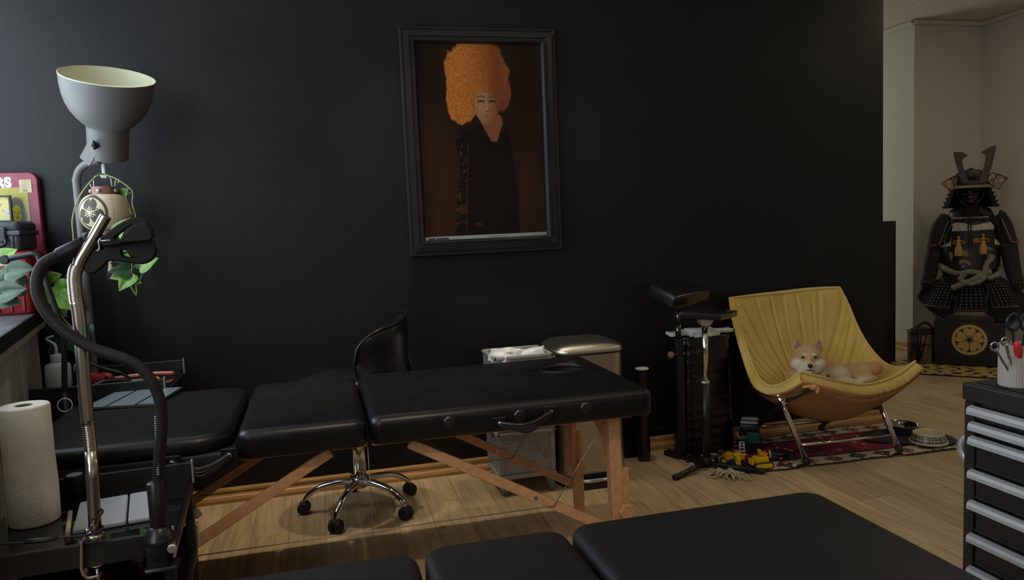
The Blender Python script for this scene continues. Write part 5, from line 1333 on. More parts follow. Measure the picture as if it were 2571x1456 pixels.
    for s in (-1, 1):
        for k in range(9):
            q = k/8; E(s*(.037+.006*q), .004+.002*q, .024+.043*q, (.0195*(1-q)**.8+.0022, .0085*(1-q)+.003, .008))
    E(0, .028, -.050, (.062, .05, .05)); E(-.016, .012, -.072, (.056, .045, .040)); E(.02, .03, -.085, (.06, .05, .045))
    Bd(.03, .055, -.085, (.085, .065, .050)); Bd(.12, .060, -.095, (.11, .075, .055)); Bd(.150, .0, -.088, (.055, .050, .042), Matrix.Rotation(R(14), 4, 'Y'))
    Bd(.22, .045, -.105, (.10, .065, .045)); Bd(.285, .02, -.090, (.055, .050, .040)); Bd(.325, -.010, -.074, (.034, .034, .028))
    Bd(.165, -.060, -.112, (.070, .022, .016), Matrix.Rotation(R(6), 4, 'Y')); Bd(.20, -.072, -.114, (.028, .018, .012)); Bd(.255, -.050, -.108, (.05, .028, .020))
    body = obj('body', b, m, root, smooth=True)
    rm = body.modifiers.new('r', 'REMESH'); rm.mode = 'VOXEL'; rm.voxel_size = .0035; rm.use_smooth_shade = True
    sm = body.modifiers.new('s', 'SMOOTH'); sm.iterations = 7; sm.factor = .5
    bpy.context.view_layer.update(); dg = bpy.context.evaluated_depsgraph_get(); me = bpy.data.meshes.new_from_object(body.evaluated_get(dg)); body.modifiers.clear(); me.name = 'body'; body.data = me
    for x, tl in ((-.0210, 10), (.0210, -10)):
        b = bm_(); ball(b, hh(x, -.0430, .0050), (.0082, .0060, .0054), 16, HM @ Matrix.Rotation(R(tl), 4, 'Y')); e_ = obj('eye', b, 'eye', root, smooth=True)
        b = bm_(); P = [V(hh(x+.0085*cos(R(a_)), -.0463-.0008*sin(R(a_)), .0050+.0052*sin(R(a_))-.0012*cos(R(a_))*(1 if x > 0 else -1))) for a_ in range(-10, 191, 20)]; tube(b, P, .0011, 6); obj('eyelid', b, 'nose', root)
    b = bm_(); ball(b, hh(0, -.0725, -.0205), (.0118, .0085, .0088), 18, HM); ball(b, hh(0, -.0700, -.0270), (.0050, .006, .006), 12, HM); obj('nose', b, 'nose', root, smooth=True)
    b = bm_(); tube(b, spline([hh(-.016, -.058, -.0385), hh(-.008, -.068, -.0400), hh(0, -.0705, -.0375), hh(.008, -.068, -.0400), hh(.016, -.058, -.0385)], 6), .0019, 8); obj('mouth', b, 'nose', root)
    for s in (-1, 1):
        b = bm_(); t = shape([[(-.0125, 0), (-.007, .024), (0, .041), (.005, .043), (.0115, .024), (.0125, 0), (0, -.006)]], .002, frame_mtx(hh(s*.0375, -.0055, .030), (ct, st_, 0), (s*.10*ct-.05*st_*-1, .05, 1)), .0008, smooth=True); add(b, t)
        obj('inner_ear', b, mat('pink inner ear', (.32, .17, .14), .8), root, smooth=True)
    b = bm_(); tube(b, spline([hp(.050, -.028, -.068), hp(.066, -.030, -.078), hp(.082, -.035, -.092), hp(.095, -.050, -.105)], 6), [.006]*10+[.0055]*9, 10); tube(b, spline([hp(-.06, 0, -.10), hp(-.0, -.062, -.098), hp(.05, -.045, -.092), hp(.085, -.02, -.08)], 6), .0055, 8); obj('collar', b, 'collar', root)
dog()

# ------------------------------------------------------------------ bowls
bc = atz(2333, 1112, RUGZ)
root = thing('feeding_mat', 'black oval rubber mat under the two pet bowls', 'mat', tuple(atz(2270, 1105, RUGZ)))
mc = V((2.79, 3.075, RUGZ+.001)); b = bm_()
t = shape([[(p_.x, p_.y) for p_ in closed_spline([(-.19, .11), (-.06, .165), (.12, .09), (.185, -.02), (.16, -.13), (.03, -.165), (-.07, -.08), (-.20, .02)], 6)]], .006, Matrix.Translation(mc+V((0, 0, .003))), .002); add(b, t)
root.location = mc; obj('mat', b, mat('black rubber mat', (.02, .022, .022), .55), root, smooth=40)
MZ = mc.z+.0065
p = atz(2331, 1108, MZ); p = V((p.x, p.y, MZ))
root = thing('pet_bowl', 'cream ceramic pet bowl with tartan band on the black mat', 'pet bowl', tuple(p))
b = bm_(); prf_b = [(.084, .003), (.086, .0), (.086, .006), (.080, .008), (.070, .042), (.0665, .046), (.062, .044), (.058, .020), (.04, .012), (0, .010)]
def bowlpos(u, v): k = v*(len(prf_b)-1); i = min(int(k), len(prf_b)-2); f = k-i; r = prf_b[i][0]*(1-f)+prf_b[i+1][0]*f; z = prf_b[i][1]*(1-f)+prf_b[i+1][1]*f; return p+V((r*cos(2*pi*u), r*sin(2*pi*u), z))
def bowlcol(u, v):
    z = (bowlpos(u, v)-p).z; k = v*(len(prf_b)-1)
    if 3 <= k <= 4.02:
        c = (.18, .15, .10); w = (u*16) % 1; h_ = (z-.008)/.034
        if .45 < h_ < .62: c = (.07, .025, .03)
        if w > .78: c = mix(c, (.05, .02, .03), .6)
        if h_ < .28: c = mix(c, (.035, .045, .035), .75)
        if abs(h_-.36) < .03 or abs(w-.5) < .03 or abs(w-.88) < .02: c = (.45, .42, .38)
        return c
    return (.60, .52, .34)
painted(b, 200, 72, bowlpos, bowlcol); bmesh.ops.remove_doubles(b, verts=b.verts, dist=1e-5); obj('bowl', b, mat('tartan glazed ceramic', rough=.3, vcol='Col'), root, smooth=60)

p = atz(2268, 1085, MZ); p = V((p.x, p.y+.01, MZ))
root = thing('steel_bowl', 'low stainless steel pet bowl behind the tartan bowl', 'pet bowl', tuple(p))
b = bm_(); lathe(b, [(0, 0), (.060, 0), (.068, .004), (.074, .036), (.078, .040), (.077, .042), (.072, .040), (.062, .010), (0, .006)], p, 48); obj('bowl', b, mat('dark polished steel', (.35, .34, .31), .12, 1), root, smooth=50)

# ------------------------------------------------------------------ toys
random.seed(11)
def wheel(bm, c, r, w, ax=(1, 0, 0)): c = V(c); a_ = V(ax).normalized()*w/2; cyl(bm, c-a_, c+a_, r, 20, r*.15)
TZ = RUGZ+.001
def toy(name, label, px, py, rz):
    q_ = atz(px, py, TZ); return thing(name, label, 'toy', (q_.x, q_.y, TZ), R(rz), 'toy vehicles beside the wrapped bundle', local=True)
# tracked bulldozer
t_ = toy('toy_bulldozer', 'yellow toy bulldozer on tracks, frontmost on the rug edge', 1910, 1172, -4)
for s in (-1, 1):
    b = bm_(); lp = [(.034*sgn+.012*cos(R(a_)), .0135+.0125*sin(R(a_))) for sgn, rng in ((1, range(-90, 91, 18)), (-1, range(90, 271, 18))) for a_ in rng]
    add(b, shape([lp], .016, frame_mtx((0, s*.026, 0), (1, 0, 0), (0, 0, 1)), .001)); tr = obj('track', b, 'rubber', t_)
    b = bm_(); lp2 = [(x*.86, .0135+(z-.0135)*.74) for x, z in lp]; add(b, shape([lp2], .019, frame_mtx((0, s*.026, 0), (1, 0, 0), (0, 0, 1)), .001)); obj('track_cover', b, 'toyyellow', tr)
b = bm_(); box(b, (-.032, -.020, .030), (.030, .020, .050), .002, 1); box(b, (-.034, -.022, .024), (.032, .022, .0285), .001, 1); obj('chassis', b, 'toyyellow', t_)
b = bm_(); box(b, (-.014, -.014, .051), (.020, .014, .070), .002, 1, Matrix.Rotation(R(18), 4, 'Y') @ Matrix.Translation((-.012, 0, 0))); box(b, (-.012, -.010, .068), (.0, .010, .082), .002, 1); obj('cab', b, 'toyorange', t_)
b = bm_(); box(b, (-.052, -.018, .016), (-.040, .018, .042), .002, 1); box(b, (-.042, -.004, .020), (-.028, .004, .03), 0); obj('ripper', b, 'toyyellow', t_)
# loader
t_ = toy('toy_loader', 'yellow toy loader with black wheels, leftmost toy beside the armrest foot', 1822, 1162, 6)
b = bm_(); box(b, (-.018, -.020, .018), (.034, .020, .030), .002, 1); box(b, (-.004, -.014, .0305), (.030, .014, .048), .003, 1); obj('body', b, 'toyyellow', t_)
b = bm_(); bar(b, (-.004, .010, .040), (-.030, .010, .060), .006, .006, .001); bar(b, (.03, .0, .040), (.058, .0, .036), .010, .008, .001); obj('lift_arm', b, 'toyyellow', t_)
b = bm_(); box(b, (-.030, -.022, .006), (-.020, .022, .034), .001, 1); obj('bumper', b, 'toygrey', t_)
for x, y, z, r, nm in ((-.028, -.020, .018, .018, 'wheel'), (-.028, .020, .018, .018, 'wheel'), (-.026, -.006, .056, .014, 'wheel'), (.03, -.022, .012, .011, 'wheel'), (.03, .022, .012, .011, 'wheel')):
    b = bm_(); ax = (0, 1, 0) if z < .03 else (0, .3, 1); wheel(b, (x, y, z), r, .013, ax); w_ = obj(nm, b, 'rubber', t_, smooth=40)
    b = bm_(); wheel(b, V((x, y, z))+V(ax).normalized()*(-.0066 if z < .03 and y < 0 else .0066), r*.72, .003, ax); obj('hub', b, 'toyyellow', w_)
# excavator / robot like yellow stack
t_ = toy('toy_digger', 'yellow toy digger standing upright between the loader and the bulldozer', 1853, 1172, -8)
b = bm_(); box(b, (-.012, -.014, .004), (.010, .010, .024), .002, 1); box(b, (-.010, -.012, .025), (.010, .010, .070), .002, 1); box(b, (-.020, -.008, .052), (.036, .006, .062), .002, 1)
for k in range(4): box(b, (-.0115, -.0135, .030+k*.010), (.0115, -.011, .034+k*.010), .0008, 1)
obj('boom', b, 'toyyellow', t_, smooth=40)
b = bm_(); box(b, (-.012, -.012, .0705), (.034, .006, .076), .001, 1); obj('top_rail', b, 'toygrey', t_)
for x in (-.026, .030):
    b = bm_(); wheel(b, (x, .004, .018), .0175, .016); obj('wheel', b, 'rubber', t_, smooth=40)
b = bm_(); box(b, (.008, -.012, .034), (.030, .004, .050), .003, 1); obj('bucket', b, 'toyorange', t_)
# navy truck with teal window, grey roof pads
t_ = toy('toy_truck', 'large dark toy truck with teal window and pale roof pads behind the yellow toys', 1885, 1130, -35)
b = bm_(); box(b, (-.055, -.055, .012), (.045, .055, .085), .008, 2); box(b, (-.05, -.03, .086), (.04, .10, .135), .010, 2); obj('body', b, 'toynavy', t_, smooth=40)
b = bm_(); box(b, (-.046, -.025, .1355), (.036, .012, .142), .003, 1); obj('roof_pad', b, 'toygrey', t_)
b = bm_(); box(b, (-.046, .045, .1355), (.036, .085, .142), .003, 1); obj('roof_pad', b, 'toygrey', t_)
b = bm_(); box(b, (-.012, -.068, .052), (.047, -.0555, .106), .004, 1); obj('teal_window', b, 'toyteal', t_)
b = bm_(); ball(b, (-.052, -.045, .118), (.010, .010, .007), 14); obj('blue_light', b, mat('blue toy lamp', (.01, .04, .12), .2), t_, smooth=True)
for x in (-.048, .040):
    for y in (-.040, .045): b = bm_(); wheel(b, (x, y, .016), .016, .014, (1, 0, 0)); obj('wheel', b, 'rubber', t_, smooth=40)
b = bm_(); box(b, (-.050, -.0620, .020), (-.044, -.057, .056), .001, 1); box(b, (-.030, -.0620, .020), (-.024, -.057, .056), .001, 1)
for z in (.026, .040, .052): box(b, (-.050, -.0618, z), (-.024, -.0572, z+.004), .0005, 1)
obj('ladder', b, 'white', t_)
b = bm_(); tube(b, [(-.060, -.05, .10), (-.052, -.06, .078), (-.040, -.064, .070)], .002, 6); obj('yellow_pipe', b, 'toyorange', t_)
t_ = toy('toy_race_car', 'dark toy car with pale fin and red tip on the rug right of the bulldozer', 1962, 1150, -20)
b = bm_(); t = bmesh.new(); bmesh.ops.create_cube(t, size=1); bmesh.ops.bevel(t, geom=t.edges[:], offset=.25, segments=3, affect='EDGES')
for v in t.verts: v.co = V((v.co.x*.12, v.co.y*.052, .022+v.co.z*.034+(.010 if abs(v.co.x) < .25 and v.co.z > 0 else 0)))
merge(b, t); obj('body', b, 'toynavy', t_, smooth=True)
for x in (-.038, .040):
    for y in (-.028, .028): b = bm_(); wheel(b, (x, y, .013), .013, .012, (0, 1, 0)); obj('wheel', b, 'rubber', t_, smooth=40)
b = bm_(); box(b, (-.056, -.028, .018), (-.046, -.022, .055), .003, 1, Matrix.Rotation(R(-10), 4, 'Y')); obj('pale_fin', b, 'ceram', t_)
b = bm_(); ball(b, (-.010, -.034, .010), (.012, .006, .005), 12); obj('red_tip', b, 'toyred', t_)
b = bm_(); bar(b, (.01, 0, .046), (.055, .01, .030), .004, .003, 0); obj('orange_bar', b, 'toyorange', t_)
t_ = toy('toy_block', 'dark red toy brick between the yellow digger and the bulldozer', 1876, 1166, 15)
b = bm_(); box(b, (-.010, -.008, 0), (.010, .008, .030), .002, 1); obj('brick', b, 'toyred', t_)
t_ = toy('toy_wheel_set', 'small grey toy wheel pair lying behind the yellow loader near the wrapped bundle', 1852, 1142, 0)
for x in (-.014, .014): b = bm_(); wheel(b, (x, 0, .014), .014, .010); obj('wheel', b, 'greyrubber', t_, smooth=40)
b = bm_(); cyl(b, (-.014, 0, .014), (.014, 0, .014), .004, 10); obj('axle', b, 'toygrey', t_)

# ------------------------------------------------------------------ crumpled clear wrapper on the floor
wp = atz(490, 1302); b = bm_(); t = bmesh.new(); bmesh.ops.create_icosphere(t, subdivisions=4, radius=1)
for v in t.verts:
    nn = noise.noise_vector(v.co*2.2)*.35; v.co = V((v.co.x*(.05+.03*nn.x)+nn.y*.02, v.co.y*(.04+.03*nn.y), max(0, v.co.z)*(.035+.05*abs(nn.z)))); v.co += V((wp.x-.03, wp.y+.03, .001))
merge(b, t); tag(obj('plastic_wrapper', b, 'clear'), 'crumpled clear plastic wrapper on the floor beside the front trolley', 'wrapper')

# ------------------------------------------------------------------ black panel behind the wall end
b = bm_(); box(b, (3.62, 4.70, 0), (4.142, 4.735, 1.052), .003, 1); tag(obj('standing_board', b, 'satinblack'), 'tall plain black board standing beyond the end of the black wall', 'board')

# ------------------------------------------------------------------ tiger stripe mat
root = thing('tiger_stripe_mat', 'gold and black tiger striped mat under the samurai armour', 'mat', (4.2, 4.15, 0))
corn = [atz(2235, 938), atz(2528, 956), atz(2536, 905)+V((.25, .25, 0)), atz(2262, 908)]
mA, mB = V((3.80, 4.42, 0)), V((4.36, 3.86, 0)); 
def matpos(u, v):
    d = (mB-mA); p_ = mA+d*u+V((-d.y, d.x, 0)).normalized()*(.50*v); o = .018*sin(u*9)*(1-v) if v < .3 else 0
    return V((p_.x+o, p_.y-o, .006))
def matcol(u, v):
    e = min(u*.79, (1-u)*.79, v*.5, (1-v)*.5)+.008*n2(u*30, v*30)
    if e < .020: return (.010, .009, .009)
    x, y = u*.79, v*.5
    s = sin(x*62+3.2*n2(x*9, y*9)+1.6*sin(y*42)); c2_ = sin(y*70+2.5*n2(x*14, y*10, 3)+2*sin(x*30))
    if s > .42 and c2_ > -.45: return (.016, .013, .010)
    return mix((.42, .28, .09), (.50, .36, .14), .5+.5*n2(x*60, y*60))
b = bm_(); painted(b, 240, 150, matpos, matcol)
obj('mat_pile', b, 'vwool', root)
MATZ = .007

# ------------------------------------------------------------------ samurai armour (local frame, -y faces the room)
SRZ = R(-45.6); SB = V((4.435, 4.335, MATZ))
def sp(px, y0=924, x0=2436): return ((px[0]-x0)/355, (y0-px[1])/355)
BXM = Matrix.Translation(SB) @ Matrix.Rotation(SRZ, 4, 'Z')
root = thing('armour_box', 'black lacquered armour storage box with round gold five petal crest, under the samurai armour', 'box', tuple(SB), SRZ, local=True)
b = bm_(); box(b, (-.217, 0, 0), (.217, .36, .315), .006, 2); obj('box', b, 'lacquer', root)
b = bm_(); box(b, (-.213, -.003, .004), (.213, .363, .020), .003, 1); obj('plinth', b, 'lacquer', root)
ec = (.0, .190)
def disc(r, n=48, c=(0, 0)): return [(c[0]+r*cos(2*pi*k/n), c[1]+r*sin(2*pi*k/n)) for k in range(n)]
em = frame_mtx((.004, -.002, .188), (1, 0, 0), (0, 0, 1))
b = bm_(); add(b, shape([disc(.109), disc(.089)], .003, em)); obj('crest_ring', b, 'gold', root)
for k in range(5):
    a0 = 90+72*k; pts = []
    # heart petal in polar form
    loc = [(.012, 0), (.020, .010), (.042, .030), (.062, .040), (.078, .036), (.084, .022), (.083, .010), (.076, 0), (.083, -.010), (.084, -.022), (.078, -.036), (.062, -.040), (.042, -.030), (.020, -.010)]
    for x, y in loc: pts.append((x*cos(R(a0))-y*.96*sin(R(a0)), x*sin(R(a0))+y*.96*cos(R(a0))))
    b = bm_(); add(b, shape([[(q_.x, q_.y) for q_ in closed_spline(pts, 3)]], .003, em)); pt = obj('crest_petal', b, 'gold', root)
    b = bm_(); m2 = frame_mtx((.004, -.0042, .188), (1, 0, 0), (0, 0, 1)); c_, s_ = cos(R(a0)), sin(R(a0)); tube(b, [m2 @ V((.008*c_, .008*s_, 0)), m2 @ V((.026*c_, .026*s_, 0))], .0012, 6); ball(b, m2 @ V((.028*c_, .028*s_, 0)), (.0026, .001, .0026), 8); obj('stamen', b, 'lacquer', pt)
AZ = .316
root = thing('samurai_armour', 'black laced samurai armour with horned helmet and gold tassels seated on the crest box', 'armour', tuple(BXM @ V((0, 0, AZ))), SRZ, local=True)
def W(px, y=0): # photo px -> armour local
    return V(((px[0]-2436)/355, y, (924-px[1])/355-AZ-.0))
YC = .17  # body centre depth
def ell_ring(cx, cz, rx, ry, n=40): return [V((cx+rx*cos(2*pi*k/n), YC+ry*sin(2*pi*k/n), cz)) for k in range(n)]
def zz(py): return (924-py)/355-AZ
def xx(px): return (px-2436)/355
# torso
b = bm_(); loft(b, [ell_ring(0, zz(705), .165, .11), ell_ring(0, zz(682), .185, .125), ell_ring(0, zz(640), .190, .14), ell_ring(0, zz(600), .178, .14), ell_ring(0, zz(565), .145, .12), ell_ring(0, zz(545), .145, .11), ell_ring(0, zz(532), .125, .10), ell_ring(0, zz(520), .075, .07)])
obj('cuirass', b, mat('dark printed leather cuirass', (.012, .012, .012), .45, noise_amt=.6, noise_scale=18), root, smooth=True)
def onfront(px, off=0):  # point on the front of the torso
    x = xx(px[0]); z = zz(px[1]); rx, ry = .19, .14
    t_ = min(.95, abs(x)/rx); return V((x, YC-ry*math.sqrt(1-t_*t_)-off, z))
def plate(outl, m, name, parent, off=.006, th=.004, cx=None):
    """shape given in photo px, wrapped on the torso front"""
    lp = [(xx(p_[0]), zz(p_[1])) for p_ in outl]; t = shape([lp], th, Matrix(((1, 0, 0, 0), (0, 0, 1, 0), (0, 1, 0, 0), (0, 0, 0, 1))))
    bmesh.ops.triangulate(t, faces=t.faces[:]); 
    for _ in range(5): bmesh.ops.subdivide_edges(t, edges=[e for e in t.edges if e.calc_length() > .016], cuts=1); bmesh.ops.triangulate(t, faces=t.faces[:])
    for v in t.verts: t_ = min(.95, abs(v.co.x)/.19); v.co.y += YC-.142*math.sqrt(1-t_*t_)-off
    b = bm_(); merge(b, t); return obj(name, b, m, parent, smooth=35)
plate([(2398, 566), (2405, 562), (2425, 564), (2436, 570), (2448, 570), (2470, 564), (2480, 564), (2486, 572), (2487, 582), (2397, 584)], 'leatherpale', 'breast_leather', root)
plate([(2396, 584), (2487, 582), (2487, 600), (2490, 680), (2393, 682), (2395, 600)], mat('painted black leather', (.012, .013, .013), .45), 'breast_plate', root, .005)
plate([(2372, 622), (2392, 612), (2395, 600), (2395, 622), (2372, 626)], 'leatherpale', 'side_leather', root, .005); plate([(2488, 605), (2496, 612), (2500, 618), (2500, 622), (2489, 620)], 'leatherpale', 'side_leather', root, .005)
ochre = mat('faded ochre paint', (.20, .14, .075), .6)
for o_ in ([(2390, 640), (2396, 636), (2400, 645), (2398, 655), (2394, 660), (2392, 650)], [(2412, 638), (2425, 632), (2434, 640), (2428, 648), (2416, 644)], [(2414, 658), (2424, 655), (2440, 664), (2436, 670), (2424, 664), (2414, 668)], [(2442, 606), (2450, 602), (2458, 606), (2456, 613), (2446, 614)], [(2468, 622), (2482, 628), (2488, 632), (2474, 632)], [(2418, 672), (2426, 668), (2424, 676)]):
    plate([(q_.x, q_.y) for q_ in closed_spline(o_, 3)], ochre, 'painted_lion', root, .0085, .001)
# breast cords and tassels
for x in (2411, 2417, 2468, 2473):
    b = bm_(); tube(b, [onfront((x-2, 552), -.02), onfront((x+2, 567), .010)], .0035, 6); obj('shoulder_cord', b, 'bluelace', root)
for x in (2432, 2438):
    b = bm_(); tube(b, spline([V((xx(x), .03, zz(545))), onfront((x, 570), .014), onfront((x+1, 610), .012), onfront((x, 628), .011)], 5), .0042, 8); obj('chest_cord', b, 'bluelace', root)
for x, y in ((2410, 604), (2462, 600)):
    c_ = onfront((x+2, y), .014); b = bm_()
    lathe(b, [(0, 0), (.010, -.004), (.013, -.020), (.024, -.055), (.026, -.095), (.022, -.102), (0, -.100)], c_+V((0, 0, -.018)), 18)
    ts = obj('gold_tassel', b, 'goldcord', root, smooth=60)
    b = bm_(); ball(b, c_+V((0, -.004, -.012)), (.013, .010, .013), 12); ball(b, c_+V((0, -.002, .012)), (.009, .007, .012), 12)
    for s in (-1, 1): tube(b, spline([c_+V((0, -.006, -.022)), c_+V((s*.022, -.008, -.012)), c_+V((s*.034, -.008, -.024)), c_+V((s*.020, -.008, -.032)), c_+V((0, -.006, -.026))], 5), .003, 6)
    obj('tassel_bow', b, 'goldcord', ts, smooth=True)
# belt rope
def rope(pts, r, name):
    P = spline(pts, 8); b = bm_(); tube(b, P, [r*(1+.10*sin(i*1.3)) for i in range(len(P))], 14); obj(name, b, 'rope', root)
rope([V((.18, YC+.02, zz(676))), V((xx(2500), YC-.10, zz(690))), onfront((2480, 700), .026), onfront((2462, 690), .030), onfront((2436, 686), .030), onfront((2420, 690), .030), onfront((2400, 688), .026), onfront((2380, 678), .016), V((-.19, YC, zz(672))), V((-.15, YC+.13, zz(676))), V((0, YC+.165, zz(680))), V((.15, YC+.13, zz(678))), V((.18, YC+.03, zz(676)))], .020, 'belt_rope')
rope([onfront((2400, 728), .040), onfront((2420, 716), .052), onfront((2445, 704), .060), onfront((2462, 692), .056), onfront((2480, 684), .046)], .020, 'belt_knot')
rope([onfront((2425, 690), .052), onfront((2418, 706), .056), onfront((2440, 714), .060), onfront((2462, 704), .060), onfront((2468, 684), .056), onfront((2474, 662), .040), onfront((2484, 652), .036), onfront((2474, 646), .030)], .019, 'belt_knot')
# skirt panels
def skirt(a0, a1, zt0, zb0, r0x, r0y, r1x, r1y, name, rows=5, laces=6, spread=0):
    b = bm_(); n = 10; g = []
    for j in range(rows*4+1):
        v = j/(rows*4); row = []; z = zt0+(zb0-zt0)*v; step = .006*((v*rows) % 1)
        for i in range(n+1):
            a_ = R(a0+(a1-a0)*i/n); rx = r0x+(r1x-r0x)*v+step; ry = r0y+(r1y-r0y)*v+step
            row.append(b.verts.new(V((rx*cos(a_), YC+ry*sin(a_), z))))
        g.append(row)
    for j in range(rows*4):
        for i in range(n): b.faces.new((g[j][i], g[j][i+1], g[j+1][i+1], g[j+1][i]))
    bmesh.ops.solidify(b, geom=b.faces[:], thickness=-.004); pan = obj(name, b, 'bluelace', root, smooth=30)
    b = bm_(); b2 = bm_(); m_ = 12
    def pt(i, v, off=.006): a_ = R(a0+(a1-a0)*i); rx = r0x+(r1x-r0x)*v+off; ry = r0y+(r1y-r0y)*v+off; return V((rx*cos(a_), YC+ry*sin(a_), zt0+(zb0-zt0)*v))
    for k in range(laces+1):
        i = .03+.94*k/laces; edge = k in (0, laces)
        for q_ in range(12 if edge else rows*2):
            nn = 12 if edge else rows*2; v = .10+.86*q_/nn; L_ = (.3 if edge else .42)/nn; w_ = .0022 if edge else .0018
            tube(b, [pt(i, v, .009), pt(i+.004, v+L_, .009)], w_, 4)
            if not edge: tube(b, [pt(i+.035, v, .009), pt(i+.031, v+L_, .009)], w_, 4)
    obj('lacing', b, mat('faded grey lacing', (.20, .19, .16), .8), pan)
    b = bm_()
    for k in range(m_):
        i = .04+.92*k/(m_-1); ball(b, pt(i, .955, .010), (.0048, .0035, .0030), 8)
    obj('cream_edge_lacing', b, 'lacing', pan)
    b = bm_()
    for k in range(m_):
        i = .04+.92*k/(m_-1); ball(b, pt(i, .995, .010), (.0048, .0035, .0030), 8)
    obj('red_edge_lacing', b, 'redlace', pan)
zt0 = zz(692)
skirt(-110, -66, zt0, zz(785), .17, .12, .27, .205, 'skirt_panel')
skirt(-156, -112, zt0, zz(778), .17, .12, .31, .20, 'skirt_panel')
skirt(-64, -20, zt0, zz(776), .17, .12, .31, .20, 'skirt_panel')
skirt(25, 155, zt0, zz(778), .17, .12, .27, .19, 'rear_skirt_panel', laces=10)
# thigh guards
for pts, sgn in (([(2345, 715), (2318, 752), (2318, 762), (2358, 800), (2380, 812), (2400, 800), (2412, 780), (2400, 740), (2375, 705)], -1), ([(2500, 700), (2530, 715), (2568, 765), (2564, 785), (2530, 820), (2508, 832), (2492, 815), (2470, 790), (2475, 740)], 1)):
    t = shape([[(xx(a_), zz(c_)) for a_, c_ in pts]], .010, Matrix(((1, 0, 0, 0), (0, 0, 1, 0), (0, 1, 0, 0), (0, 0, 0, 1))), .003)
    bmesh.ops.triangulate(t, faces=t.faces[:])
    for _ in range(2): bmesh.ops.subdivide_edges(t, edges=[e for e in t.edges if e.calc_length() > .03], cuts=1)
    for v in t.verts: v.co.y += .060+max(0, abs(v.co.x)-.10)*.50
    b = bm_(); merge(b, t); g_ = obj('thigh_guard', b, 'cloth', root)
    b = bm_(); P = [V((xx(a_), +.053+max(0, abs(xx(a_))-.10)*.50, zz(c_))) for a_, c_ in pts]; tube(b, P, .0065, 6, closed=True); obj('braid_edge', b, mat('mottled braid', (.12, .11, .08), .8, noise_amt=.8, noise_scale=90), g_)
# sleeves and shoulder guards
for s, P in ((-1, [(2388, 552), (2368, 580), (2360, 620), (2352, 660), (2346, 700), (2338, 735)]), (1, [(2490, 550), (2508, 580), (2518, 620), (2524, 660), (2532, 700), (2544, 735)])):
    b = bm_(); pp = [V((xx(a_), YC+(-.02 if k > 2 else .0), zz(c_))) for k, (a_, c_) in enumerate(P)]; n_ = len(spline(pp, 6)); tube(b, spline(pp, 6), [.062-.018*(i/n_)-.012*(i/n_ > .93) for i in range(n_)], 20); sl_ = obj('sleeve', b, 'cloth', root)
    b = bm_()
    for k in range(5):
        for w_ in range(4):
            q_ = pp[2]*(1-k/5)+pp[5]*(k/5)+V((-.030+.020*w_, -.050, 0)); tube(b, [q_+V((0, -.006+.004*abs(w_-1.5), 0)), q_+V((0, -.006+.004*abs(w_-1.5), -.020))], .0022, 5)
    obj('mail_plate', b, mat('dull grey splints', (.16, .15, .12), .5, .3), sl_)
    b = bm_()
    Q = [(2378, 540), (2390, 545), (2384, 580), (2374, 620), (2352, 620), (2356, 590), (2362, 560)] if s < 0 else [(2500, 535), (2512, 545), (2522, 580), (2536, 610), (2520, 616), (2508, 590), (2500, 560), (2496, 545)]
    t = shape([[(xx(a_), zz(c_)) for a_, c_ in Q]], .010, Matrix(((1, 0, 0, 0), (0, 0, 1, YC-.078), (0, 1, 0, 0), (0, 0, 0, 1))), .003); add(b, t); sg_ = obj('shoulder_guard', b, 'bluelace', root)
    b = bm_(); e0, e1 = ((2388, 560), (2368, 618)) if s < 0 else ((2504, 560), (2524, 614))
    for k in range(13):
        q_ = V((xx(e0[0]+(e1[0]-e0[0])*k/12), YC-.088, zz(e0[1]+(e1[1]-e0[1])*k/12))); ball(b, q_, (.0035, .003, .0055), 8)
    obj('cream_edge_lacing', b, 'lacing', sg_)
    b = bm_(); e_ = (2353, 619) if s < 0 else (2532, 614)
    box(b, (xx(e_[0])-.018, YC-.090, zz(e_[1])-.008), (xx(e_[0])+.024, YC-.083, zz(e_[1])+.006), .002, 1); obj('red_edge', b, 'redlace', sg_)
# throat guard
b = bm_()
for k in range(3): t = bmesh.new(); 
t.free()
g = []
for j in range(9):
    row = []
    for i in range(25):
        a_ = R(-165+150*i/24); rx = .075+.045*j/8; z = zz(525)-.085*j/8; row.append(b.verts.new(V((rx*cos(a_), YC-.02+(rx+.01)*sin(a_)*.95, z))))
    g.append(row)
for j in range(8):
    for i in range(24): b.faces.new((g[j][i], g[j][i+1], g[j+1][i+1], g[j+1][i]))
bmesh.ops.solidify(b, geom=b.faces[:], thickness=-.004); tg = obj('throat_guard', b, 'bluelace', root, smooth=40)
for nm, m_, dz in (('cream_edge_lacing', 'lacing', .010), ('red_edge_lacing', 'redlace', .0)):
    b = bm_()
    for k in range(17): a_ = R(-150+120*k/16); ball(b, V((.121*cos(a_), YC-.02+.124*sin(a_), zz(525)-.083+dz)), (.006, .004, .0042), 8)
    obj(nm, b, m_, tg)
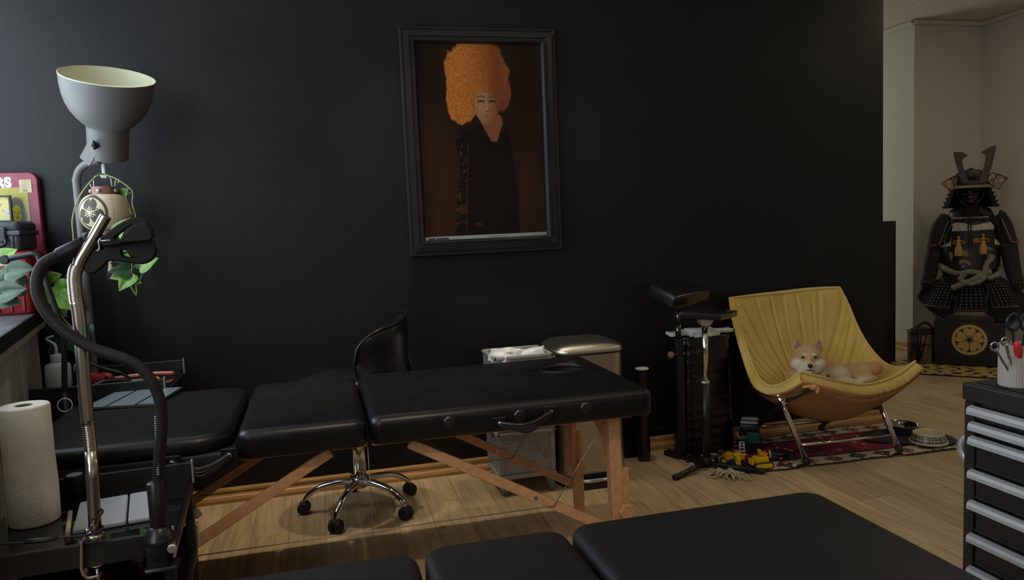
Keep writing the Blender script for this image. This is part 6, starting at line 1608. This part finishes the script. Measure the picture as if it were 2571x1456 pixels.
# face mask and head
b = bm_(); ball(b, (0, YC, zz(490)), (.072, .085, .095), 28); hd = obj('head_form', b, 'matteblack', root, smooth=True)
b = bm_(); ball(b, (0, YC-.03, zz(500)), (.062, .080, .062), 26); ball(b, (0, YC-.108, zz(487)), (.014, .018, .022), 14); ball(b, (.034, YC-.080, zz(492)), (.018, .022, .016), 12); ball(b, (-.034, YC-.080, zz(492)), (.018, .022, .016), 12); ball(b, (0, YC-.095, zz(512)), (.026, .018, .018), 14)
mk = obj('face_mask', b, 'lacquer', root, smooth=True)
b = bm_(); tube(b, spline([(-.044, YC-.085, zz(494)), (-.020, YC-.112, zz(492)), (0, YC-.120, zz(492)), (.020, YC-.112, zz(492)), (.044, YC-.085, zz(494))], 6), .0055, 8, flat=.6); obj('moustache', b, mat('dull red moustache', (.12, .055, .04), .7), mk)
for s in (-1, 1):
    b = bm_(); tube(b, spline([(s*.088, YC-.055, zz(478)), (s*.070, YC-.085, zz(502)), (s*.030, YC-.108, zz(520)), (0, YC-.105, zz(524))], 6), .0042, 8); obj('chin_cord', b, 'bluelace', root)
# helmet
b = bm_(); HZ = zz(470)
lathe(b, [(.118, 0), (.116, .02), (.108, .055), (.088, .082), (.055, .100), (.020, .108), (0, .110)], (0, YC, HZ), 40, None)
for v in b.verts: v.co.y = YC+(v.co.y-YC)*1.08
for k in range(24):
    a_ = 2*pi*k/24; tube(b, [V((r_*cos(a_), YC+1.08*r_*sin(a_), HZ+z+.002)) for r_, z in ((.118, .0), (.116, .02), (.108, .055), (.088, .082), (.055, .100), (.022, .108))], .0028, 5)
hm = obj('helmet_bowl', b, 'iron', root, smooth=40)
b = bm_(); lathe(b, [(.0, .124), (.012, .122), (.016, .112), (.024, .108)], (0, YC, HZ), 20); obj('top_knob', b, 'iron', hm, smooth=True)
b = bm_(); g = []    # peak
for j in range(6):
    row = []
    for i in range(21): a_ = R(-150+120*i/20); r_ = .118+.045*j/5; row.append(b.verts.new(V((r_*cos(a_)*.95, YC+r_*1.05*sin(a_), HZ+.004-.022*(j/5)**1.5))))
    g.append(row)
for j in range(5):
    for i in range(20): b.faces.new((g[j][i], g[j][i+1], g[j+1][i+1], g[j+1][i]))
bmesh.ops.solidify(b, geom=b.faces[:], thickness=.003); obj('helmet_peak', b, 'leatherpale', hm, smooth=40)
b = bm_(); tube(b, [V((.163*cos(R(a_))*.95, YC+.163*1.05*sin(R(a_))-.001, HZ-.018)) for a_ in range(-150, -29, 6)], .0034, 6); obj('peak_edge', b, 'goldcord', hm)
# neck guard: flared lames
for k in range(5):
    b = bm_(); g = []; z0_ = zz(472)-.030*k; r0_ = .112+.011*k
    for j in range(4):
        row = []
        for i in range(41): a_ = R(-38+256*i/40); rr = r0_+.020*j/3; row.append(b.verts.new(V((rr*cos(a_), YC+.01+rr*sin(a_)*1.02, z0_-.034*j/3))))
        g.append(row)
    for j in range(3):
        for i in range(40): b.faces.new((g[j][i], g[j][i+1], g[j+1][i+1], g[j+1][i]))
    bmesh.ops.solidify(b, geom=b.faces[:], thickness=.003)
    for i in range(0, 41, 2): a_ = R(-38+256*i/40); rr = r0_+.020; ball(b, V((rr*cos(a_), YC+.01+rr*sin(a_)*1.02, z0_-.022)), (.0045, .0045, .005), 6)
    obj('neck_guard_lame', b, 'bluelace', root, smooth=30)
# turned back wings
for s, Q in ((-1, [(2371, 464), (2385, 454), (2400, 446), (2410, 448), (2416, 462), (2404, 474), (2392, 486), (2386, 474)]), (1, [(2514, 458), (2500, 450), (2482, 443), (2474, 448), (2470, 462), (2482, 474), (2496, 484), (2502, 470)])):
    t = shape([[(xx(a_), zz(c_)) for a_, c_ in Q]], .008, Matrix(((1, 0, 0, 0), (0, 0, 1, 0), (0, 1, 0, 0), (0, 0, 0, 1))), .002)
    for v in t.verts: v.co.y += YC-.085-.25*(abs(v.co.x)-.10)
    b = bm_(); add(b, t); wg = obj('helmet_wing', b, 'brocade', root)
    b = bm_(); tube(b, [V((xx(a_), YC-.090-.25*(abs(xx(a_))-.10), zz(c_))) for a_, c_ in Q], .0034, 6, closed=True)
    q0, q1 = ((2393, 450), (2402, 478)) if s < 0 else ((2492, 446), (2484, 478))
    tube(b, [V((xx(q0[0]), YC-.093-.25*(abs(xx(q0[0]))-.10), zz(q0[1]))), V((xx((q0[0]+q1[0])/2+s*-3), YC-.093-.25*(abs(xx(q1[0]))-.10), zz((q0[1]+q1[1])/2))), V((xx(q1[0]), YC-.093-.25*(abs(xx(q1[0]))-.10), zz(q1[1])))], .003, 6); obj('wing_trim', b, mat('dark red braid', (.07, .012, .012), .7), wg)
# horns
def z6(p_): return (2280+p_[0]/5.2, 360+p_[1]/5.2)
for Q, hole in (([(615, 142), (665, 143), (715, 148), (740, 165), (775, 198), (750, 215), (728, 228), (714, 250), (715, 280), (722, 330), (745, 400), (775, 480), (800, 540), (745, 545), (705, 500), (690, 440), (655, 330), (630, 230)], (709, 179)),
                ([(1083, 95), (1020, 105), (985, 128), (945, 148), (917, 178), (950, 186), (970, 205), (974, 235), (966, 290), (950, 370), (930, 440), (905, 540), (960, 540), (1000, 470), (1040, 340), (1065, 220)], (985, 145))):
    pts = [z6(q_) for q_ in Q]; hh_ = z6(hole)
    t = shape([[(xx(a_), zz(c_)) for a_, c_ in pts], [(xx(hh_[0])+.004*cos(R(a_)), zz(hh_[1])+.004*sin(R(a_))) for a_ in range(0, 360, 40)]], .005, Matrix(((1, 0, 0, 0), (0, 0, 1, YC-.150), (0, 1, 0, 0), (0, 0, 0, 1))), .001)
    b = bm_(); add(b, t); obj('helmet_horn', b, 'iron', root)
b = bm_(); c_ = z6((845, 435)); ball(b, (xx(c_[0]), YC-.150, zz(c_[1])), (.046, .010, .028), 20); t = shape([[(xx(a_), zz(d_)) for a_, d_ in [z6(q_) for q_ in ((720, 490), (770, 520), (920, 520), (990, 480), (985, 550), (850, 560), (710, 545))]]], .006, Matrix(((1, 0, 0, 0), (0, 0, 1, YC-.148), (0, 1, 0, 0), (0, 0, 0, 1))), .001); add(b, t)
obj('front_crest', b, 'iron', root, smooth=40)
# basket-like tobacco pouch left of the box
q_ = atz(2318, 914); root = thing('drawstring_bag', 'brown patterned cylindrical drawstring bag with dark cord left of the armour box', 'bag', (q_.x+.02, q_.y+.03, MATZ*0))
c_ = V((q_.x+.02, q_.y+.05, 0))
root.location = c_
b = bm_(); lathe(b, [(0, 0), (.082, 0), (.086, .008), (.085, .235), (.078, .242), (0, .238)], c_, 40); obj('bag_body', b, mat('karakusa patterned cloth', (.20, .15, .10), .7, col2=(.03, .018, .012), noise_scale=32), root, smooth=50)
b = bm_(); tube(b, [c_+V((.087*cos(2*pi*k/40), .087*sin(2*pi*k/40), .150)) for k in range(40)], .0035, 6, closed=True); tube(b, [c_+V((.087*cos(2*pi*k/40), .087*sin(2*pi*k/40), .235)) for k in range(40)], .006, 6, closed=True); obj('band', b, 'lacquer', root)
fd = V((-.715, -.70, 0)); sd = V((.70, -.715, 0))
for a0, a1 in ((-.055, -.004), (-.018, -.004), (.010, -.002), (.05, .0)):
    b = bm_(); tube(b, spline([c_+fd*.080+sd*a0+V((0, 0, .245)), c_+fd*.094+sd*(a0*.5)+V((0, 0, .13)), c_+fd*.096+sd*a1+V((0, 0, .03))], 6), .0048, 8); obj('cord', b, 'lacquer', root)
b = bm_(); tube(b, spline([c_+sd*-.06+V((0, 0, .24)), c_+sd*-.02+V((0, 0, .27)), c_+sd*.03+V((0, 0, .30)), c_+sd*.07+V((0, 0, .27)), c_+sd*.08+V((0, 0, .235))], 6), .010, 10); ball(b, c_+V((0, 0, .245)), (.07, .07, .02), 16); obj('drawstring_top', b, 'cloth', root, smooth=True)

# ------------------------------------------------------------------ tool cabinet
KX, KY1, KY0, KX1 = 1.545, 1.522, .88, 2.02
root = thing('tool_cabinet', 'black metal tool cabinet with silver drawer handles at the right edge of the view', 'cabinet', ((KX+KX1)/2, 1.2, 0))
b = bm_(); box(b, (KX+.020, KY0, .13), (KX1, KY1, .672), .004, 1); box(b, (KX, KY1-.030, .13), (KX+.03, KY1, .672), .003, 1); box(b, (KX, KY0, .13), (KX+.03, KY0+.030, .672), .003, 1); box(b, (KX, KY0, .13), (KX+.03, KY1, .150), .003, 1)
obj('body', b, 'satinblack', root)
b = bm_(); box(b, (KX-.004, KY0-.004, .673), (KX1+.004, KY1+.004, .718), .006, 2); obj('top_tray', b, 'satinblack', root)
b = bm_(); box(b, (KX+.018, KY0+.016, .7185), (KX1-.014, KY1-.016, .7215), .001, 1); obj('top_mat', b, mat('black ribbed mat', (.018, .018, .019), .75, bump=.6, bump_scale=160, stretch=(1, 12, 1)), root)
hz = [.655, .616, .580, .495, .416, .331, .246]; prev = .670
for i, z in enumerate(hz):
    nz_ = hz[i+1]+.013 if i+1 < len(hz) else .155
    b = bm_(); box(b, (KX+.004, KY0+.034, nz_+.006), (KX+.019, KY1-.034, z+.008), .002, 1); dr = obj('drawer', b, 'blackmetal', root)
    b = bm_(); L0, L1 = KY0+.030, KY1-.024-.004*(i > 0)
    prof = [(0, .007), (-.008, .010), (-.019, .006), (-.022, -.002), (-.022, -.011), (-.017, -.011), (-.016, -.001), (0, .002)]
    t = bmesh.new(); ra = [t.verts.new((KX+.004+x, L0, z+y)) for x, y in prof]; rb = [t.verts.new((KX+.004+x, L1, z+y)) for x, y in prof]
    for k in range(len(prof)): j = (k+1) % len(prof); t.faces.new((ra[k], rb[k], rb[j], ra[j]))
    t.faces.new(ra); t.faces.new(rb[::-1]); bmesh.ops.recalc_face_normals(t, faces=t.faces); merge(b, t); obj('drawer_handle', b, 'silverpaint', dr)
    if i >= 1:
        b = bm_(); box(b, (KX+.0, KY0+.036, z+.0155), (KX+.005, KY1-.036, z+.022), .001, 1); obj('drawer_lip', b, 'satinblack', dr)
for x in (KX+.05, KX1-.05):
    for y in (KY0+.05, KY1-.05):
        b = bm_(); cyl(b, (x, y-.014, .050), (x, y+.014, .050), .050, 26, .006); c2 = obj('castor', b, 'rubber', root, smooth=40)
        b = bm_(); box(b, (x-.02, y-.020, .05), (x+.02, y-.016, .128), .001, 1); box(b, (x-.02, y+.016, .05), (x+.02, y+.020, .128), .001, 1); box(b, (x-.03, y-.03, .122), (x+.03, y+.03, .1295), .001, 1); obj('castor_bracket', b, 'alu', c2)
b = bm_(); gx = KX+.10; tube(b, spline([(gx-.04, KY1+.001, .560), (gx-.045, KY1+.04, .562), (gx-.05, KY1+.055, .53), (gx-.045, KY1+.04, .50), (gx-.04, KY1+.001, .50)], 5), .012, 12); obj('side_handle', b, 'alu', root)

# pen cup
cp = at(2561, 962, 1.42); CP = V((cp.x, 1.43, .7225)); ch = at(2530, 872, 1.40).z-.7225
root = thing('pen_cup', 'clear ribbed glass cup on top of the tool cabinet', 'cup', tuple(CP))
b = bm_(); NR = 96; pr_o = [(.0365, .0), (.0375, .004), (.0375, ch*.80), (.0372, ch*.82), (.0372, ch)]
rings = []
for r_, z in pr_o: rings.append([CP+V(((r_+(.0007*(k % 2) if z < ch*.81 else .0003))*cos(2*pi*k/NR), (r_+(.0007*(k % 2) if z < ch*.81 else .0003))*sin(2*pi*k/NR), z)) for k in range(NR)])
for r_, z in ((.0345, ch), (.0345, .006)): rings.append([CP+V((r_*cos(2*pi*k/NR), r_*sin(2*pi*k/NR), z)) for k in range(NR)])
loft(b, rings, smooth=False); obj('glass', b, mat('ribbed frosted glass', (.72, .70, .66), .16, trans=.55), root)
def scissors(label, base, d, sp_, m, L_, loop_r, thick_):
    root = thing('scissors', label, 'scissors', tuple(base), group=None); d = V(d).normalized(); s = V((.93, -.25, 0)); s = (s-d*s.dot(d)).normalized()
    for k, sg in enumerate((-1, 1)):
        b = bm_(); e = V(base)+d*L_+s*sg*sp_; bar(b, base, e-d*loop_r*.9, .004, .007, .001, d.cross(s)); bl = obj('blade_arm', b, 'chrome' if m == 'chrome' else 'navy', root)
        b = bm_(); N = 28; tube(b, [e+d*(loop_r*1.35*cos(2*pi*i/N))+s*(loop_r*sin(2*pi*i/N)) for i in range(N)], thick_, 8, closed=True); obj('finger_loop', b, m, bl)
scissors('steel scissors leaning left in the glass cup', CP+V((-.010, -.004, .010)), at(2512, 868, 1.41)-(CP+V((-.010, -.004, .010))), .0125, 'chrome', .118, .0085, .0022)
scissors('navy handled scissors standing in the glass cup', CP+V((.004, .006, .010)), at(2558, 845, 1.43)-(CP+V((.004, .006, .010))), .016, 'navy', .142, .0145, .0038)
root = thing('red_cutter', 'red plastic handled cutter standing in the glass cup', 'cutter', tuple(CP+V((.004, -.014, .012))))
b = bm_(); a_ = CP+V((.0, -.014, .012)); e_ = at(2553, 858, 1.40); d = e_-a_; tube(b, [a_, a_+d*.55, a_+d*.62, a_+d*.8, a_+d*.97, a_+d], [.004, .004, .0085, .0095, .0075, .003], 12, flat=.8); obj('handle', b, 'blood', root)

# ------------------------------------------------------------------ light
def area(name, loc, rot, sx_, sy_, col, e):
    l = bpy.data.lights.new(name, 'AREA'); l.shape = 'RECTANGLE'; l.size = sx_; l.size_y = sy_; l.color = col; l.energy = e
    o = bpy.data.objects.new(name, l); C.objects.link(o); o.location = loc; o.rotation_euler = rot; return o
area('window_and_fill_light', (-1.38, 2.60, 1.68), (0, R(-90), 0), 1.40, 1.50, (.74, .87, 1.0), 30)
area('window_and_fill_light', (-1.38, .1, 1.68), (0, R(-90), 0), 1.40, 2.0, (.97, .98, 1.0), 26)
area('window_and_fill_light', (2.2, -2.52, 1.55), (R(90), 0, 0), 2.5, 1.4, (1, .92, .80), 2.5)  # added front fill from behind the camera
for i, (x, y, rz, e) in enumerate(((1.2, 1.9, 0, 1.0), (2.4, 1.2, 90, .5), (3.9, 2.9, 90, 6.0))):
    t = thing('ceiling_light', 'slim strip lamp on the ceiling', 'ceiling lamp', (x, y, CEIL), R(rz), 'strip lamps on the ceiling')
    b = bm_(); box(b, (-.50, -.035, -.03), (.50, .035, 0), .004, 1); obj('housing', b, 'white', t)
    b = bm_(); box(b, (-.48, -.028, -.036), (.48, .028, -.0305), .002, 1); obj('diffuser', b, 'emis', t)
    area('lamp_light', (x, y, CEIL-.045), (0, 0, R(rz)), .96, .05, (1, .84, .60), e)
area('window_and_fill_light', (3.4, 6.82, 1.6), (R(-90), 0, 0), 1.5, 1.4, (.93, 1.0, .88), 13)
for i, (x, y, e) in enumerate(((.33, 3.10, 48), (-.42, 3.10, 42), (1.25, 3.10, 16), (.15, .80, 50), (1.35, .80, 14))):
    t = thing('ceiling_spot_and_fill', 'small round recessed spotlight in the ceiling, front pair added as fill', 'ceiling spotlight', (x, y, CEIL), 0, 'recessed spotlights along the black wall')
    b = bm_(); lathe(b, [(.030, -.002), (.045, -.006), (.048, 0)], (x, y, CEIL), 32); obj('bezel', b, 'white', t)
    b = bm_(); lathe(b, [(0, -.001), (.030, -.0015)], (x, y, CEIL), 32); obj('lens', b, 'emis', t)
    l = bpy.data.lights.new('spot_lamp', 'SPOT'); l.energy = e; l.color = (1, .84, .62); l.spot_size = R(54); l.spot_blend = .8; l.shadow_soft_size = .03
    o = bpy.data.objects.new('spot_lamp', l); C.objects.link(o); o.location = (x, y, CEIL-.02)
    if y < 1: o.rotation_euler = (R(33), 0, 0); l.spot_size = R(44)  # front pair is added and tilted to fill the floor under the massage table
w = bpy.data.worlds.new('world'); scn.world = w; w.use_nodes = True
w.node_tree.nodes['Background'].inputs['Color'].default_value = (.6, .7, .8, 1); w.node_tree.nodes['Background'].inputs['Strength'].default_value = .3
vs = scn.view_settings; vs.view_transform = 'Standard'; vs.look = 'None'; vs.gamma = 1; vs.use_curve_mapping = False; vs.exposure = .2
